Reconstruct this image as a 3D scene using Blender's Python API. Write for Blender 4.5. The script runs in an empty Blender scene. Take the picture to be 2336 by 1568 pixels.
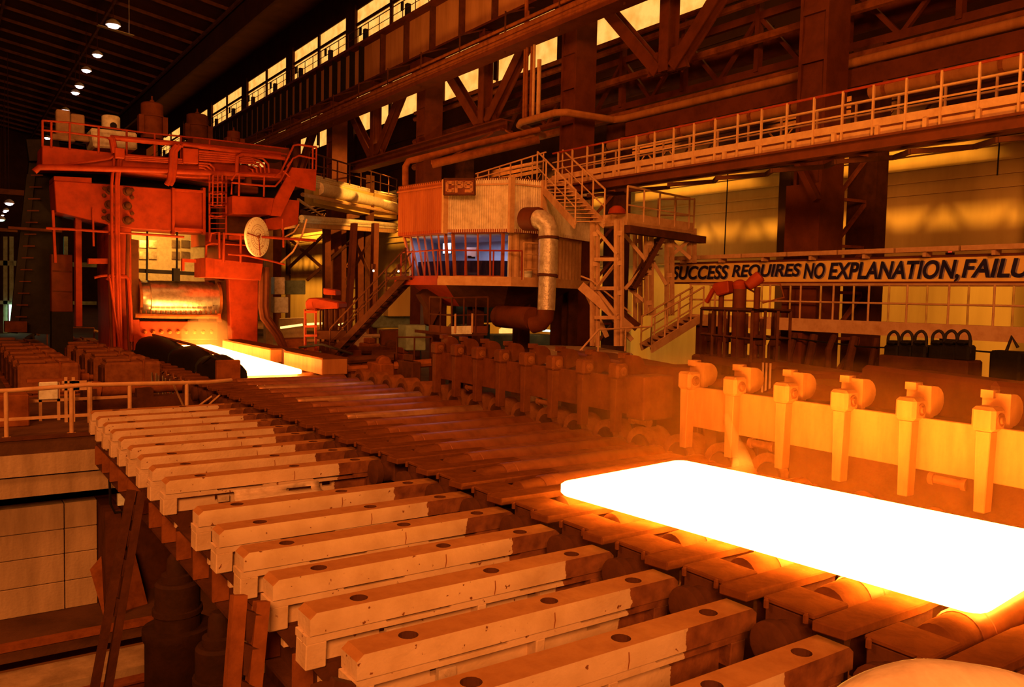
import bpy, bmesh, math, random
from mathutils import Vector, Matrix
random.seed(7)
S = bpy.context.scene
COL = S.collection
V = Vector
# ------------------------------------------------------------------ camera
YAW, PIT, ROL, FPX, CAMH = 0.6079, -0.0568, -0.0222, 1872.6, 3.0
_f = V((math.sin(YAW)*math.cos(PIT), math.cos(YAW)*math.cos(PIT), math.sin(PIT)))
_r0 = V((math.cos(YAW), -math.sin(YAW), 0)); _d0 = _f.cross(_r0)
_c, _s = math.cos(ROL), math.sin(ROL)
CR, CD, CF = _c*_r0 + _s*_d0, -_s*_r0 + _c*_d0, _f
cam = bpy.data.objects.new('camera', bpy.data.cameras.new('camera')); COL.objects.link(cam)
cam.matrix_world = Matrix(((CR.x, -CD.x, -CF.x, 0), (CR.y, -CD.y, -CF.y, 0), (CR.z, -CD.z, -CF.z, CAMH), (0, 0, 0, 1)))
cam.data.sensor_width = 36; cam.data.lens = FPX/2336*36; cam.data.clip_start = 0.05; cam.data.clip_end = 600
S.camera = cam
# ------------------------------------------------------------------ view, world, lights
S.view_settings.view_transform = 'Standard'; S.view_settings.look = 'None'
S.view_settings.exposure = 0.0; S.view_settings.gamma = 1.0; S.view_settings.use_curve_mapping = False
wd = bpy.data.worlds.new('hall_air'); S.world = wd; wd.use_nodes = True
wd.node_tree.nodes['Background'].inputs[0].default_value = (0.14, 0.017, 0.001, 1)
wd.node_tree.nodes['Background'].inputs[1].default_value = 0.8
def area(name, loc, target, size, energy, col, sy=None):
    l = bpy.data.lights.new(name, 'AREA'); l.energy = energy; l.color = col; l.size = size
    if sy: l.shape = 'RECTANGLE'; l.size_y = sy
    o = bpy.data.objects.new(name, l); COL.objects.link(o); o.location = loc
    o.rotation_euler = (V(target)-V(loc)).to_track_quat('-Z', 'Y').to_euler(); return o
def point(name, loc, energy, col, r=0.3):
    l = bpy.data.lights.new(name, 'POINT'); l.energy = energy; l.color = col; l.shadow_soft_size = r
    o = bpy.data.objects.new(name, l); COL.objects.link(o); o.location = loc; return o
def spot(name, loc, target, energy, col, deg, r):
    l = bpy.data.lights.new(name, 'SPOT'); l.energy = energy; l.color = col; l.shadow_soft_size = r; l.spot_size = math.radians(deg); l.spot_blend = .35
    o = bpy.data.objects.new(name, l); COL.objects.link(o); o.location = loc
    o.rotation_euler = (V(target)-V(loc)).to_track_quat('-Z', 'Y').to_euler(); return o
SOD = (1.0, 0.33, 0.07); YEL = (1.0, 0.45, 0.06); RED = (1.0, 0.22, 0.03)
area('hall_lamps_behind', (-9, -15, 14), (7, 16, 0), 7, 11500, SOD)
area('pulpit_fill_left', (-12, 12, 15), (14, 24, 4), 6, 3000, SOD)  # added fill from the left that brightens the pulpit cladding
area('hall_lamps_overhead', (6, 26, 27), (8, 26, 0), 14, 1500, SOD, 40)
area('mill_red_fill', (6, 22, 19), (9.5, 46, 4), 6, 900, RED)  # added red light that brightens the mill front
for _y in (10, 22, 34, 46, 60):
    spot('side_bay_lamp', (28.5, _y, 14.2), (36, _y, 5.2), 7000, YEL, 74, 0.22)
area('side_bay_fill', (29, 30, 7.5), (36, 30, 5), 6, 260, YEL, 50)
area('back_panel_fill', (9.6, 46.8, 6.4), (9.6, 50.6, 4.2), 1.4, 260, YEL)  # added light hidden behind the cross beam to brighten the back panel
spot('far_wall_lamp', (29, 92, 14), (36, 93, 4), 16000, YEL, 105, .3)
spot('bridge_lamp', (30.5, 42, 15), (26, 55, 8.5), 22000, YEL, 46, .3)
spot('far_bay_lamp', (29, 74, 15), (32, 66, 4), 9000, YEL, 85, .3)
# ------------------------------------------------------------------ helpers
def W(px, py, X=None, Y=None, Z=None):
    """world point seen at a photo pixel on the plane X=, Y= or Z="""
    r = CF + CR*((px-1168)/FPX) + CD*((py-784)/FPX)
    t = X/r.x if X is not None else Y/r.y if Y is not None else (Z-CAMH)/r.z
    return V((0, 0, CAMH)) + r*t
def D(px, py, d):
    return V((0, 0, CAMH)) + (CF + CR*((px-1168)/FPX) + CD*((py-784)/FPX))*d
ORG = {}
class MB:
    def __init__(s): s.v = []; s.f = []; s.m = []
    def add(s, vs, fs, m=0):
        n = len(s.v); s.v += [V(v) for v in vs]; s.f += [tuple(i+n for i in f) for f in fs]
        s.m += [m]*len(fs) if isinstance(m, int) else list(m); return s
    def box(s, x0, x1, y0, y1, z0, z1, m=0):
        return s.add([(x0,y0,z0),(x1,y0,z0),(x1,y1,z0),(x0,y1,z0),(x0,y0,z1),(x1,y0,z1),(x1,y1,z1),(x0,y1,z1)],
                     [(3,2,1,0),(4,5,6,7),(0,1,5,4),(1,2,6,5),(2,3,7,6),(3,0,4,7)], m)
    def bar(s, a, b, w, h, up=(0,0,1), m=0):
        a, b = V(a), V(b); t = (b-a).normalized(); u = V(up)
        if abs(t.dot(u)) > .98: u = V((0,1,0))
        x = t.cross(u).normalized()*(w/2); z = x.cross(t).normalized()*(h/2)
        return s.add([a-x-z,a+x-z,b+x-z,b-x-z,a-x+z,a+x+z,b+x+z,b-x+z],
                     [(3,2,1,0),(4,5,6,7),(0,1,5,4),(1,2,6,5),(2,3,7,6),(3,0,4,7)], m)
    def ibeam(s, a, b, w, h, t=.04, up=(0,0,1)):
        a, b = V(a), V(b); d = (b-a).normalized(); u = V(up)
        if abs(d.dot(u)) > .98: u = V((0,1,0))
        x = d.cross(u).normalized(); z = x.cross(d).normalized()
        s.bar(a+z*(h/2-t/2), b+z*(h/2-t/2), w, t, up); s.bar(a-z*(h/2-t/2), b-z*(h/2-t/2), w, t, up)
        return s.bar(a, b, t, h-2*t, up)
    def tube(s, pts, r, n=8, r2=None, m=0, cap=True):
        pts = [V(p) for p in pts]; k = len(pts); rings = []; nn = None
        for i, p in enumerate(pts):
            t = ((pts[min(i+1,k-1)]-pts[max(i-1,0)])).normalized()
            if nn is None:
                u = V((0,0,1)) if abs(t.z) < .9 else V((1,0,0)); nn = t.cross(u).normalized()
            else: nn = (nn - t*nn.dot(t)).normalized()
            b = t.cross(nn); rr = r if r2 is None else r+(r2-r)*i/(k-1)
            rings.append([p+nn*(rr*math.cos(2*math.pi*j/n))+b*(rr*math.sin(2*math.pi*j/n)) for j in range(n)])
        vs = [v for g in rings for v in g]; fs = []
        for i in range(k-1):
            for j in range(n): fs.append((i*n+j, i*n+(j+1)%n, (i+1)*n+(j+1)%n, (i+1)*n+j))
        if cap: fs += [tuple(range(n))[::-1], tuple((k-1)*n+j for j in range(n))]
        return s.add(vs, fs, m)
    def lathe(s, o, d, prof, n=16, m=0):
        """prof: (distance along d, radius) list"""
        o, d = V(o), V(d).normalized(); u = V((0,0,1)) if abs(d.z) < .9 else V((1,0,0))
        x = d.cross(u).normalized(); y = d.cross(x); vs = []; fs = []
        for t, r in prof:
            vs += [o+d*t+x*(r*math.cos(2*math.pi*j/n))+y*(r*math.sin(2*math.pi*j/n)) for j in range(n)]
        for i in range(len(prof)-1):
            for j in range(n): fs.append((i*n+j, i*n+(j+1)%n, (i+1)*n+(j+1)%n, (i+1)*n+j))
        fs += [tuple(range(n))[::-1], tuple((len(prof)-1)*n+j for j in range(n))]
        return s.add(vs, fs, m)
    def prism(s, poly, ext, m=0):
        e = V(ext); n = len(poly); p = [V(q) for q in poly]
        return s.add(p+[q+e for q in p], [tuple(range(n))[::-1], tuple(range(n, 2*n))]+[(i,(i+1)%n,n+(i+1)%n,n+i) for i in range(n)], m)
    def build(s, name, mat, parent=None, loc=None, smooth=False, bevel=0, kind=None, label=None):
        me = bpy.data.meshes.new(name); o = bpy.data.objects.new(name, me); COL.objects.link(o)
        org = V((0,0,0))
        if parent is not None: org = ORG[parent.name]; o.parent = parent
        elif loc is not None: org = V(loc); o.location = org
        ORG[o.name] = org
        me.from_pydata([v-org for v in s.v], [], s.f)
        mats = mat if isinstance(mat, (list, tuple)) else [mat]
        for q in mats: me.materials.append(M[q])
        if len(mats) > 1: me.polygons.foreach_set('material_index', s.m)
        bm = bmesh.new(); bm.from_mesh(me); bmesh.ops.recalc_face_normals(bm, faces=bm.faces)
        if bevel:
            es = [e for e in bm.edges if len(e.link_faces) == 2 and e.calc_face_angle(0) > .6]
            bmesh.ops.bevel(bm, geom=es, offset=bevel, segments=1, affect='EDGES', clamp_overlap=True)
        bm.to_mesh(me); bm.free()
        if smooth:
            me.polygons.foreach_set('use_smooth', [True]*len(me.polygons)); me.set_sharp_from_angle(angle=math.radians(38))
        if kind: o['kind'] = kind
        if label: o['label'] = label
        return o
def tag(o, label, cat, group=None):
    o['label'] = label; o['category'] = cat
    if group: o['group'] = group
    return o
def thing(name, label, cat, loc=(0,0,0), group=None):
    o = bpy.data.objects.new(name, None); COL.objects.link(o); o.location = loc; o.empty_display_size = .2
    ORG[o.name] = V(loc); return tag(o, label, cat, group)
def struct(name, mb, mat, parent=None, **k):
    o = mb.build(name, mat, parent, **k)
    if parent is None: o['kind'] = 'structure'
    return o
def clone(root, loc, label, group=None):
    def cp(o, par):
        c = o.copy(); COL.objects.link(c)
        if par: c.parent = par
        for ch in [q for q in o.children]: cp(ch, c)
        return c
    r = cp(root, None); r.location = loc; r['label'] = label; ORG[r.name] = V(loc)
    if group: r['group'] = group
    return r
NUM = ['first','second','third','fourth','fifth','sixth','seventh','eighth','ninth','tenth','eleventh','twelfth','thirteenth','fourteenth','fifteenth','sixteenth','seventeenth','eighteenth','nineteenth','twentieth']
def ordn(i):
    if i < 20: return NUM[i]
    return ('twenty-'+NUM[i-20]) if i < 29 else 'thirtieth' if i == 29 else 'thirty-'+NUM[i-30]
# ------------------------------------------------------------------ materials
M = {}
def mat(name, c, rough=.7, metal=0, c2=None, scale=3, amt=.5, bump=.25, streak=False, detail=6, spec=None):
    m = bpy.data.materials.new(name); m.use_nodes = True; nt = m.node_tree; N, L = nt.nodes, nt.links
    b = N['Principled BSDF']; b.inputs['Roughness'].default_value = rough; b.inputs['Metallic'].default_value = metal
    b.inputs['Specular IOR Level'].default_value = (.4 if metal > .2 else .12) if spec is None else spec
    tc = N.new('ShaderNodeTexCoord'); mp = N.new('ShaderNodeMapping'); L.new(tc.outputs['Object'], mp.inputs[0])
    mp.inputs['Scale'].default_value = (scale, scale, scale*(.18 if streak else 1))
    ns = N.new('ShaderNodeTexNoise'); ns.inputs['Scale'].default_value = 1; ns.inputs['Detail'].default_value = detail
    ns.inputs['Roughness'].default_value = .65; L.new(mp.outputs[0], ns.inputs[0])
    cr = N.new('ShaderNodeValToRGB'); L.new(ns.outputs[0], cr.inputs[0])
    c2 = c2 or tuple(x*.45 for x in c)
    cr.color_ramp.elements[0].position = .5-.22*amt-.1; cr.color_ramp.elements[0].color = (*c2, 1)
    cr.color_ramp.elements[1].position = .52+.1*amt; cr.color_ramp.elements[1].color = (*c, 1)
    L.new(cr.outputs[0], b.inputs['Base Color'])
    if bump:
        n2 = N.new('ShaderNodeTexNoise'); n2.inputs['Scale'].default_value = 14; n2.inputs['Detail'].default_value = 4
        L.new(tc.outputs['Object'], n2.inputs[0])
        bp = N.new('ShaderNodeBump'); bp.inputs['Strength'].default_value = bump; bp.inputs['Distance'].default_value = .03
        L.new(n2.outputs[0], bp.inputs['Height']); L.new(bp.outputs[0], b.inputs['Normal'])
    M[name] = m; return m
def emit(name, c, st, base=(0,0,0)):
    m = bpy.data.materials.new(name); m.use_nodes = True; b = m.node_tree.nodes['Principled BSDF']
    b.inputs['Base Color'].default_value = (*base, 1); b.inputs['Emission Color'].default_value = (*c, 1); b.inputs['Emission Strength'].default_value = st
    b.inputs['Roughness'].default_value = .8
    M[name] = m; return m
mat('cream_paint', (.64,.44,.29), .6, 0, (.42,.27,.16), 5, .6)
mat('dusty_top', (.42,.165,.045), .8, 0, (.3,.105,.025), 3, .7)
mat('bare_iron', (.25,.08,.024), .8, 0, (.13,.035,.011), 4, .8, spec=.04)
mat('rust', (.27,.075,.018), .85, 0, (.13,.033,.008), 2.5, .7, spec=.04)
mat('scaled_iron', (.17,.05,.013), .9, 0, (.09,.026,.008), 3, .8, spec=0.0)
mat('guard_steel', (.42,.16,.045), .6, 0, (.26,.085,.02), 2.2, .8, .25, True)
mat('dark_rust', (.10,.028,.008), .85, 0, (.04,.011,.004), 2, .8)
mat('near_black', (.014,.009,.006), .6, 0, (.007,.004,.003), 3, .7)
mat('roller_steel', (.3,.085,.021), .42, .3, (.16,.04,.01), 3, .8, .08, True)
mat('highlight_roller', (.5,.24,.1), .3, .5, (.3,.11,.04), 3, .8, .05, True)  # lighter, shinier steel that paints highlights onto a few rollers
mat('pit_shaded_iron', (.045,.014,.004), .8, 0, (.02,.007,.003), 2, .7)  # iron darkened so the colour carries the shade of the pit
mat('bright_steel', (.75,.6,.42), .3, .9, (.4,.26,.15), 4, .6, .1)
mat('galvanised', (.78,.62,.42), .5, .1, (.55,.4,.24), 4, .6, .12)
mat('lagging', (.62,.5,.36), .4, .35, (.25,.14,.07), 4, .9, .5)
mat('red_paint', (.32,.034,.006), .5, 0, (.18,.018,.004), 1.6, .7, .12)
mat('brown_paint', (.14,.031,.008), .65, 0, (.075,.016,.005), 1.5, .7, .15)
mat('beige_paint', (.58,.31,.14), .55, 0, (.42,.19,.07), 3, .7, .12)
mat('grey_paint', (.35,.22,.13), .6, 0, (.2,.11,.06), 2.5, .7, .15)
mat('concrete', (.5,.315,.17), .9, 0, (.2,.11,.05), 1.5, 1.0, .4, True)
mat('concrete_floor', (.13,.05,.018), .85, 0, (.05,.02,.008), .8, .9, .4)
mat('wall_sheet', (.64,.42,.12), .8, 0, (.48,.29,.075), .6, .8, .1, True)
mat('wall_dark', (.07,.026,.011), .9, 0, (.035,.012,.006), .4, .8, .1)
mat('roof_dark', (.11,.033,.009), .95, 0, (.06,.018,.005), .3, .8, .1)
mat('purlin', (.24,.085,.025), .8, 0, None, 1, .5, 0)
mat('green_grey', (.22,.26,.17), .6, 0, (.12,.13,.08), 3, .7, .15)
mat('guard_dimmed', (.16,.04,.009), .75, 0, (.09,.021,.005), 2.5, .7)  # darker copy of the guard steel, dimness away from the slab put in
mat('girder_lit', (.5,.21,.07), .7, 0, (.34,.13,.035), 1.2, .7, .1, True)  # web colour lightened so the girder web looks lit
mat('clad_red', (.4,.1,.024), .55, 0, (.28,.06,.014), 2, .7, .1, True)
mat('off_white', (.72,.66,.52), .7, 0, (.45,.36,.22), 4, .6, .15)
mat('room_white', (.62,.64,.7), .8, 0, (.5,.52,.6), 2, .5, 0)
mat('letter_blue', (.022,.014,.05), .7, 0, None, 3, .5, 0)
mat('sign_board', (.88,.52,.12), .7, 0, (.72,.4,.08), 1.5, .6, .1)
mat('sign_brown', (.2,.05,.02), .7, 0, (.14,.035,.015), 3, .6, .1)
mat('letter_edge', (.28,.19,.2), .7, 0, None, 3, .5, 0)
mat('sign_letter', (.5,.2,.075), .7, 0, None, 4, .6, 0)
mat('dial_white', (.95,.82,.58), .6, 0, (.85,.68,.42), 4, .5, .05)
mat('white_helmet', (.8,.75,.65), .4, 0, None, 4, .2, 0)
mat('work_cloth', (.06,.04,.03), .9, 0, None, 8, .6, 0)
mat('skin', (.5,.26,.16), .6, 0, None, 8, .2, 0)
mat('rubber', (.035,.022,.016), .7, 0, None, 6, .5, .1)
emit('hot_steel', (1.0, .385, .045), 38)
emit('hot_steel_far', (1.0, .40, .07), 32)
emit('lamp_bulb', (1.0, .8, 1.0), 16)
emit('lamp_bulb_green', (.5, 1.0, .62), 5)
emit('lamp_warm', (1.0, .75, .45), 40)
emit('screen', (.55, .75, 1.0), 4)
emit('red_lamp', (1.0, .03, .01), 3)
emit('hot_scrap', (1.0, .5, .12), 3)
def glowglass(name, c, st):
    m = mat(name, (.5,.38,.16), .6, 0, None, 2, .5, 0); nt = m.node_tree; N, L = nt.nodes, nt.links
    b = N['Principled BSDF']; tc = N['Texture Coordinate']
    ns = N.new('ShaderNodeTexNoise'); ns.inputs['Scale'].default_value = .8; ns.inputs['Detail'].default_value = 8
    L.new(tc.outputs['Object'], ns.inputs[0]); cr = N.new('ShaderNodeValToRGB'); L.new(ns.outputs[0], cr.inputs[0])
    cr.color_ramp.elements[0].position = .3; cr.color_ramp.elements[0].color = (c[0]*.72, c[1]*.6, c[2]*.4, 1)
    cr.color_ramp.elements[1].position = .6; cr.color_ramp.elements[1].color = (*c, 1)
    L.new(cr.outputs[0], b.inputs['Emission Color']); b.inputs['Emission Strength'].default_value = st
glowglass('lit_pane', (1.0, .48, .1), 1.3)
def glass(name, tint=(1,1,1)):
    m = bpy.data.materials.new(name); m.use_nodes = True; nt = m.node_tree; N, L = nt.nodes, nt.links
    out = N['Material Output']; tr = N.new('ShaderNodeBsdfTransparent'); gl = N.new('ShaderNodeBsdfGlossy'); mx = N.new('ShaderNodeMixShader')
    tr.inputs[0].default_value = (*tint, 1); gl.inputs['Roughness'].default_value = .05; mx.inputs[0].default_value = .1
    L.new(tr.outputs[0], mx.inputs[1]); L.new(gl.outputs[0], mx.inputs[2]); L.new(mx.outputs[0], out.inputs[0]); M[name] = m
glass('window_glass', (.92,.92,.95))
def half_paint():
    """cream paint that stops part way along each skid beam, bare rusty iron after that"""
    m = bpy.data.materials.new('part_painted'); m.use_nodes = True; nt = m.node_tree; N, L = nt.nodes, nt.links; b = N['Principled BSDF']; b.inputs['Specular IOR Level'].default_value = .15
    b.inputs['Roughness'].default_value = .6
    tc = N.new('ShaderNodeTexCoord'); sp = N.new('ShaderNodeSeparateXYZ'); L.new(tc.outputs['Object'], sp.inputs[0])
    oi = N.new('ShaderNodeObjectInfo')
    def noise(sc, det=6):
        n = N.new('ShaderNodeTexNoise'); n.inputs['Scale'].default_value = sc; n.inputs['Detail'].default_value = det
        mp = N.new('ShaderNodeVectorMath'); mp.operation = 'ADD'; L.new(tc.outputs['Object'], mp.inputs[0]); L.new(oi.outputs['Location'], mp.inputs[1])
        L.new(mp.outputs[0], n.inputs[0]); return n
    def math_(op, a, bb):
        n = N.new('ShaderNodeMath'); n.operation = op
        for i, q in enumerate((a, bb)):
            if isinstance(q, (int, float)): n.inputs[i].default_value = q
            else: L.new(q, n.inputs[i])
        return n.outputs[0]
    def ramp(src, p0, c0, p1, c1):
        r = N.new('ShaderNodeValToRGB'); L.new(src, r.inputs[0]); e = r.color_ramp.elements
        e[0].position = p0; e[0].color = (*c0, 1); e[1].position = p1; e[1].color = (*c1, 1); return r.outputs[0]
    paint = ramp(noise(2.2, 9).outputs[0], .3, (.55,.33,.17), .6, (.67,.43,.255))
    iron = ramp(noise(5).outputs[0], .3, (.12,.033,.011), .65, (.26,.08,.026))
    chips = ramp(noise(11, 8).outputs[0], .30, (1,1,1), .325, (0,0,0))
    edge = math_('ADD', math_('MULTIPLY', noise(9).outputs[0], .16), 3.0)
    ly = N.new('ShaderNodeSeparateXYZ'); L.new(oi.outputs['Location'], ly.inputs[0])
    edge = math_('ADD', edge, math_('MULTIPLY', math_('FRACT', math_('MULTIPLY', ly.outputs[1], 3.37), 0), .35))
    bare = math_('GREATER_THAN', sp.outputs[0], edge)
    fac = math_('MAXIMUM', bare, chips)
    mx = N.new('ShaderNodeMix'); mx.data_type = 'RGBA'; L.new(fac, mx.inputs[0]); L.new(paint, mx.inputs[6]); L.new(iron, mx.inputs[7])
    L.new(mx.outputs[2], b.inputs['Base Color'])
    bp = N.new('ShaderNodeBump'); bp.inputs['Strength'].default_value = .35; bp.inputs['Distance'].default_value = .02
    L.new(noise(18, 4).outputs[0], bp.inputs['Height']); L.new(bp.outputs[0], b.inputs['Normal']); M['part_painted'] = m
half_paint()
def smooth_path(pts, k):
    pts = [V(p) for p in pts]; q = [2*pts[0]-pts[1]]+pts+[2*pts[-1]-pts[-2]]; out = []
    for i in range(1, len(q)-2):
        a, b, c, d = q[i-1:i+3]
        for j in range(k):
            t = j/k; out.append(.5*((2*b)+(c-a)*t+(2*a-5*b+4*c-d)*t*t+(3*b-a-3*c+d)*t**3))
    return out+[pts[-1]]
def railing(t, path, h, n, mids=(.5,), r=.025, mt='beige_paint', toe=None, sq=False, posts=True):
    """handrail along a path of base points; every post is a part"""
    path = [V(p) for p in path]; up = V((0,0,h)); seg = 6 if not sq else 4
    MB().tube([p+up for p in path], r*1.1, seg).build('top_rail', mt, t, smooth=True)
    for q in mids: MB().tube([p+up*q for p in path], r*.8, seg).build('mid_rail', mt, t, smooth=True)
    if posts:
        for a, b, k in zip(path, path[1:], n if isinstance(n, (list, tuple)) else [n]*9):
            for i in range(k):
                p = a.lerp(b, i/k); MB().tube([p, p+up], r, seg).build('post', mt, t, smooth=True)
        MB().tube([path[-1], path[-1]+up], r, seg).build('post', mt, t, smooth=True)
    if toe:
        for a, b in zip(path, path[1:]): MB().bar(a+V((0,0,toe/2)), b+V((0,0,toe/2)), .012, toe).build('toe_board', mt, t)
# ================================================================== THE SETTING
FZ = -0.95
fl = struct('floor', MB().box(-40, 7.3, 24.4, 190, FZ-.4, FZ), 'concrete_floor')
struct('floor_slab', MB().box(13.3, 36, -12, 190, FZ-.4, FZ), 'concrete_floor', fl)
struct('floor_slab', MB().box(7.3, 13.3, 44, 190, FZ-.4, FZ), 'concrete_floor', fl)
struct('trough_floor', MB().box(7.3, 13.3, -12, 44, -1.75, -1.35), 'dark_rust', fl)
struct('pit_floor', MB().box(-40, 7.3, -12, 22.1, -8.0, -7.6), 'dark_rust', fl)
struct('shade_platform', MB().box(-14, 0, -14, 6.2, 1.15, 1.3), 'concrete_floor', fl)  # unseen deck added to shade the pit from the light behind
# pit wall under the railing: upper concrete beam, dark slot, lower wall of poured blocks, ledge
wf = struct('wall_pit', MB().box(-40, 7.28, 24.4, 25.2, -1.92, FZ-.4), 'concrete')
struct('kerb', MB().box(-40, 4.6, 24.34, 24.6, FZ-.02, FZ+.05), 'dark_rust', wf)
struct('slot_back', MB().box(-40, 7.28, 26.6, 26.9, -3.3, -1.9), 'near_black', wf)
struct('slot_lip', MB().box(-40, 5.2, 24.55, 25.4, -2.5, -1.98), 'concrete', wf)
for i, (x0, x1) in enumerate(((-9.6,-2.6),(-2.6,2.72),(2.72,3.55))):
    for j, (z0, z1) in enumerate(((-3.72,-3.0),(-4.42,-3.73),(-5.2,-4.43),(-6.0,-5.21))):
        d = random.uniform(0, .02)
        struct('concrete_block', MB().box(x0+.012, x1-.012, 25.5-d, 26.4, z0+.008, z1), 'concrete', wf, bevel=.015)
struct('wall_backing', MB().box(-40, 7.28, 26.0, 26.6, -7.6, -3.0), 'dark_rust', wf)
struct('ledge', MB().box(-40, 7.28, 23.45, 26.0, -6.4, -6.0), 'concrete_floor', wf)
struct('ledge_edge', MB().box(-40, 5.5, 23.35, 23.6, -6.08, -5.93), 'rust', wf)
struct('ledge_step', MB().box(-40, 7.28, 22.1, 23.45, -7.9, -6.62), 'concrete', wf)
struct('side_return', MB().box(3.56, 3.95, 24.2, 26.0, -6.0, -3.05), 'dark_rust', wf)
struct('wall_trough', MB().box(7.25, 7.33, -12, 44, -7.6, -1.36), 'dark_rust')
struct('wall_trough', MB().box(13.25, 13.4, -12, 44, -1.75, FZ-.05), 'dark_rust')
# back wall of the side bay with its clerestory
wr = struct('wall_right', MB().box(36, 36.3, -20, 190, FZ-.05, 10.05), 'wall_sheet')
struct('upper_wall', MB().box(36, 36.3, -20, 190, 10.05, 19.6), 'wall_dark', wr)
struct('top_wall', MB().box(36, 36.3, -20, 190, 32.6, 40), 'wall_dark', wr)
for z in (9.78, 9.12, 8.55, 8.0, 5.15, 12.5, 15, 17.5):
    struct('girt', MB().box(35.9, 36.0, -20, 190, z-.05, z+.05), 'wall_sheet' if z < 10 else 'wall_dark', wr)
PY = [-10, 8.5, 27, 45.5, 64, 82.5, 101, 119.5, 138, 156.5, 175]
for y in PY:
    struct('wall_pier', MB().box(35.75, 36.0, y-1.15, y+1.15, 10.05, 33), 'wall_dark', wr)
    struct('wall_pier', MB().box(35.6, 36.0, y-.35, y+.35, FZ-.05, 10.05), 'wall_dark', wr)
for i, (a, b) in enumerate(zip(PY, PY[1:])):
    w = bpy.data.objects.new('window_%d' % (i+1), None); COL.objects.link(w); w.location = (36.1, (a+b)/2, 20); w['kind'] = 'structure'
    ORG[w.name] = V(w.location); y0, y1 = a+1.15, b-1.15; m_ = (y0+y1)/2
    fr = MB()
    for z in (19.55, 30.95): fr.box(35.95, 36.2, y0, y1, z-.15, z+.15)
    fr.box(35.95, 36.2, y0, y1, 32.45, 32.7).box(35.9, 36.2, m_-.25, m_+.25, 20, 32.6)
    fr.build('window_frame', 'wall_dark', w)
    for (p, q) in ((y0, m_-.25), (m_+.25, y1)):
        for z0, z1 in ((19.65, 30.8), (31.1, 32.45)):
            MB().box(36.08, 36.14, p, q, z0, z1).build('pane', 'lit_pane', w)
# far end, left side and roof
struct('wall_far', MB().box(-40, 36.3, 190, 190.4, -1, 42), 'wall_dark')
struct('wall_left', MB().box(-40.4, -40, 24.4, 190, -1, 42), 'wall_dark')
def RZ(x): return 31.3+(24.6-x)*.16 if x > -8 else 31.3+.16*32.6-(-8-x)*.16
ce = struct('ceiling', MB().prism([(-8,14,RZ(-8)),(24.6,14,RZ(24.6)),(24.6,14,RZ(24.6)+.3),(-8,14,RZ(-8)+.3)], (0,176,0)), 'roof_dark')
struct('ceiling_panel', MB().prism([(-40,14,RZ(-40)),(-8,14,RZ(-8)),(-8,14,RZ(-8)+.3),(-40,14,RZ(-40)+.3)], (0,176,0)), 'roof_dark', ce)
struct('ceiling_panel', MB().box(24.6, 36.3, -20, 190, 36, 36.3), 'roof_dark', ce)
struct('ceiling_upstand', MB().box(24.4, 24.7, 14, 190, 28.5, 36), 'roof_dark', ce)
for i in range(35):
    y = 24+i*4.75
    struct('purlin', MB().bar((-8,y,RZ(-8)-.2), (24.4,y,RZ(24.4)-.2), .14, .34), 'purlin', ce); struct('purlin', MB().bar((-39.9,y,RZ(-39.9)-.2), (-8,y,RZ(-8)-.2), .14, .34), 'purlin', ce)
for x in (-30, -21, -12, -3, 6, 15, 24): struct('roof_rib', MB().box(x-.12, x+.12, 16, 190, RZ(x)-.65, RZ(x)-.3), 'purlin', ce)
# ------------------------------------------------------------------ columns between the bays
COLY = [4.2, 17.3, 30.4, 44.7, 59.0, 73.4, 88, 102.6]
NAME_C = ['behind the slogan sign', 'beside the upper stair', 'behind the pulpit roof', 'behind the pipe bridge', 'next to the far windows', 'past the far windows', 'deep in the hall', 'farthest down the hall', 'at the far end of the girder']
for i, y in enumerate(COLY):
    lb = 'massive brown steel column between the bays, '+(['out past the sign']+NAME_C)[i]
    t = thing('steel_column', lb, 'column', (24.6, y, FZ), 'steel columns carrying the crane girder'); t['kind'] = 'thing'
    mp = 'brown_paint'
    MB().box(24.0, 25.2, y-.55, y-.43, FZ, 17.1).build('flange', mp, t)
    MB().box(24.0, 25.2, y+.43, y+.55, FZ, 17.1).build('flange', mp, t)
    MB().box(24.12, 24.2, y-.43, y+.43, FZ, 17.1).build('web', mp, t)
    if i == 1: MB().bar(W(1816,362,X=23.6), W(1864,458,X=23.6), .2, .25, (1,0,0)).build('knee_brace', 'brown_paint', t)
    if i < 5:
        for z in (8.0, 9.6, 11.2, 12.8, 14.4):
            MB().prism([(24.0,y-.43,z), (24.12,y-.43,z+1.0), (24.12,y-.43,z)], (0,.86,0)).box(24.0, 24.12, y-.43, y+.43, z-.14, z).build('batten', mp, t)
        MB().box(23.75, 25.4, y-.8, y+.8, FZ, FZ+.5).build('base', mp, t)
        MB().box(23.85, 25.2, y-.62, y+.72, FZ+.5, 7.0).build('lower_shaft', mp, t)
        MB().box(26.6, 27.3, y-.9, y+.2, FZ, 12).build('rear_leg', 'dark_rust', t)
        lc = MB()
        for k in range(5): lc.bar((25.2, y-.3, .2+k*1.6), (26.7, y-.5, 1.8+k*1.6), .14, .1).bar((25.2, y-.3, 1.8+k*1.6), (26.7, y-.5, 1.8+k*1.6), .12, .1)
        lc.build('lacing', 'rust', t)
        MB().box(23.7, 25.4, y-.9, y+.9, 16.5, 17.1).build('bracket', mp, t)
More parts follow.
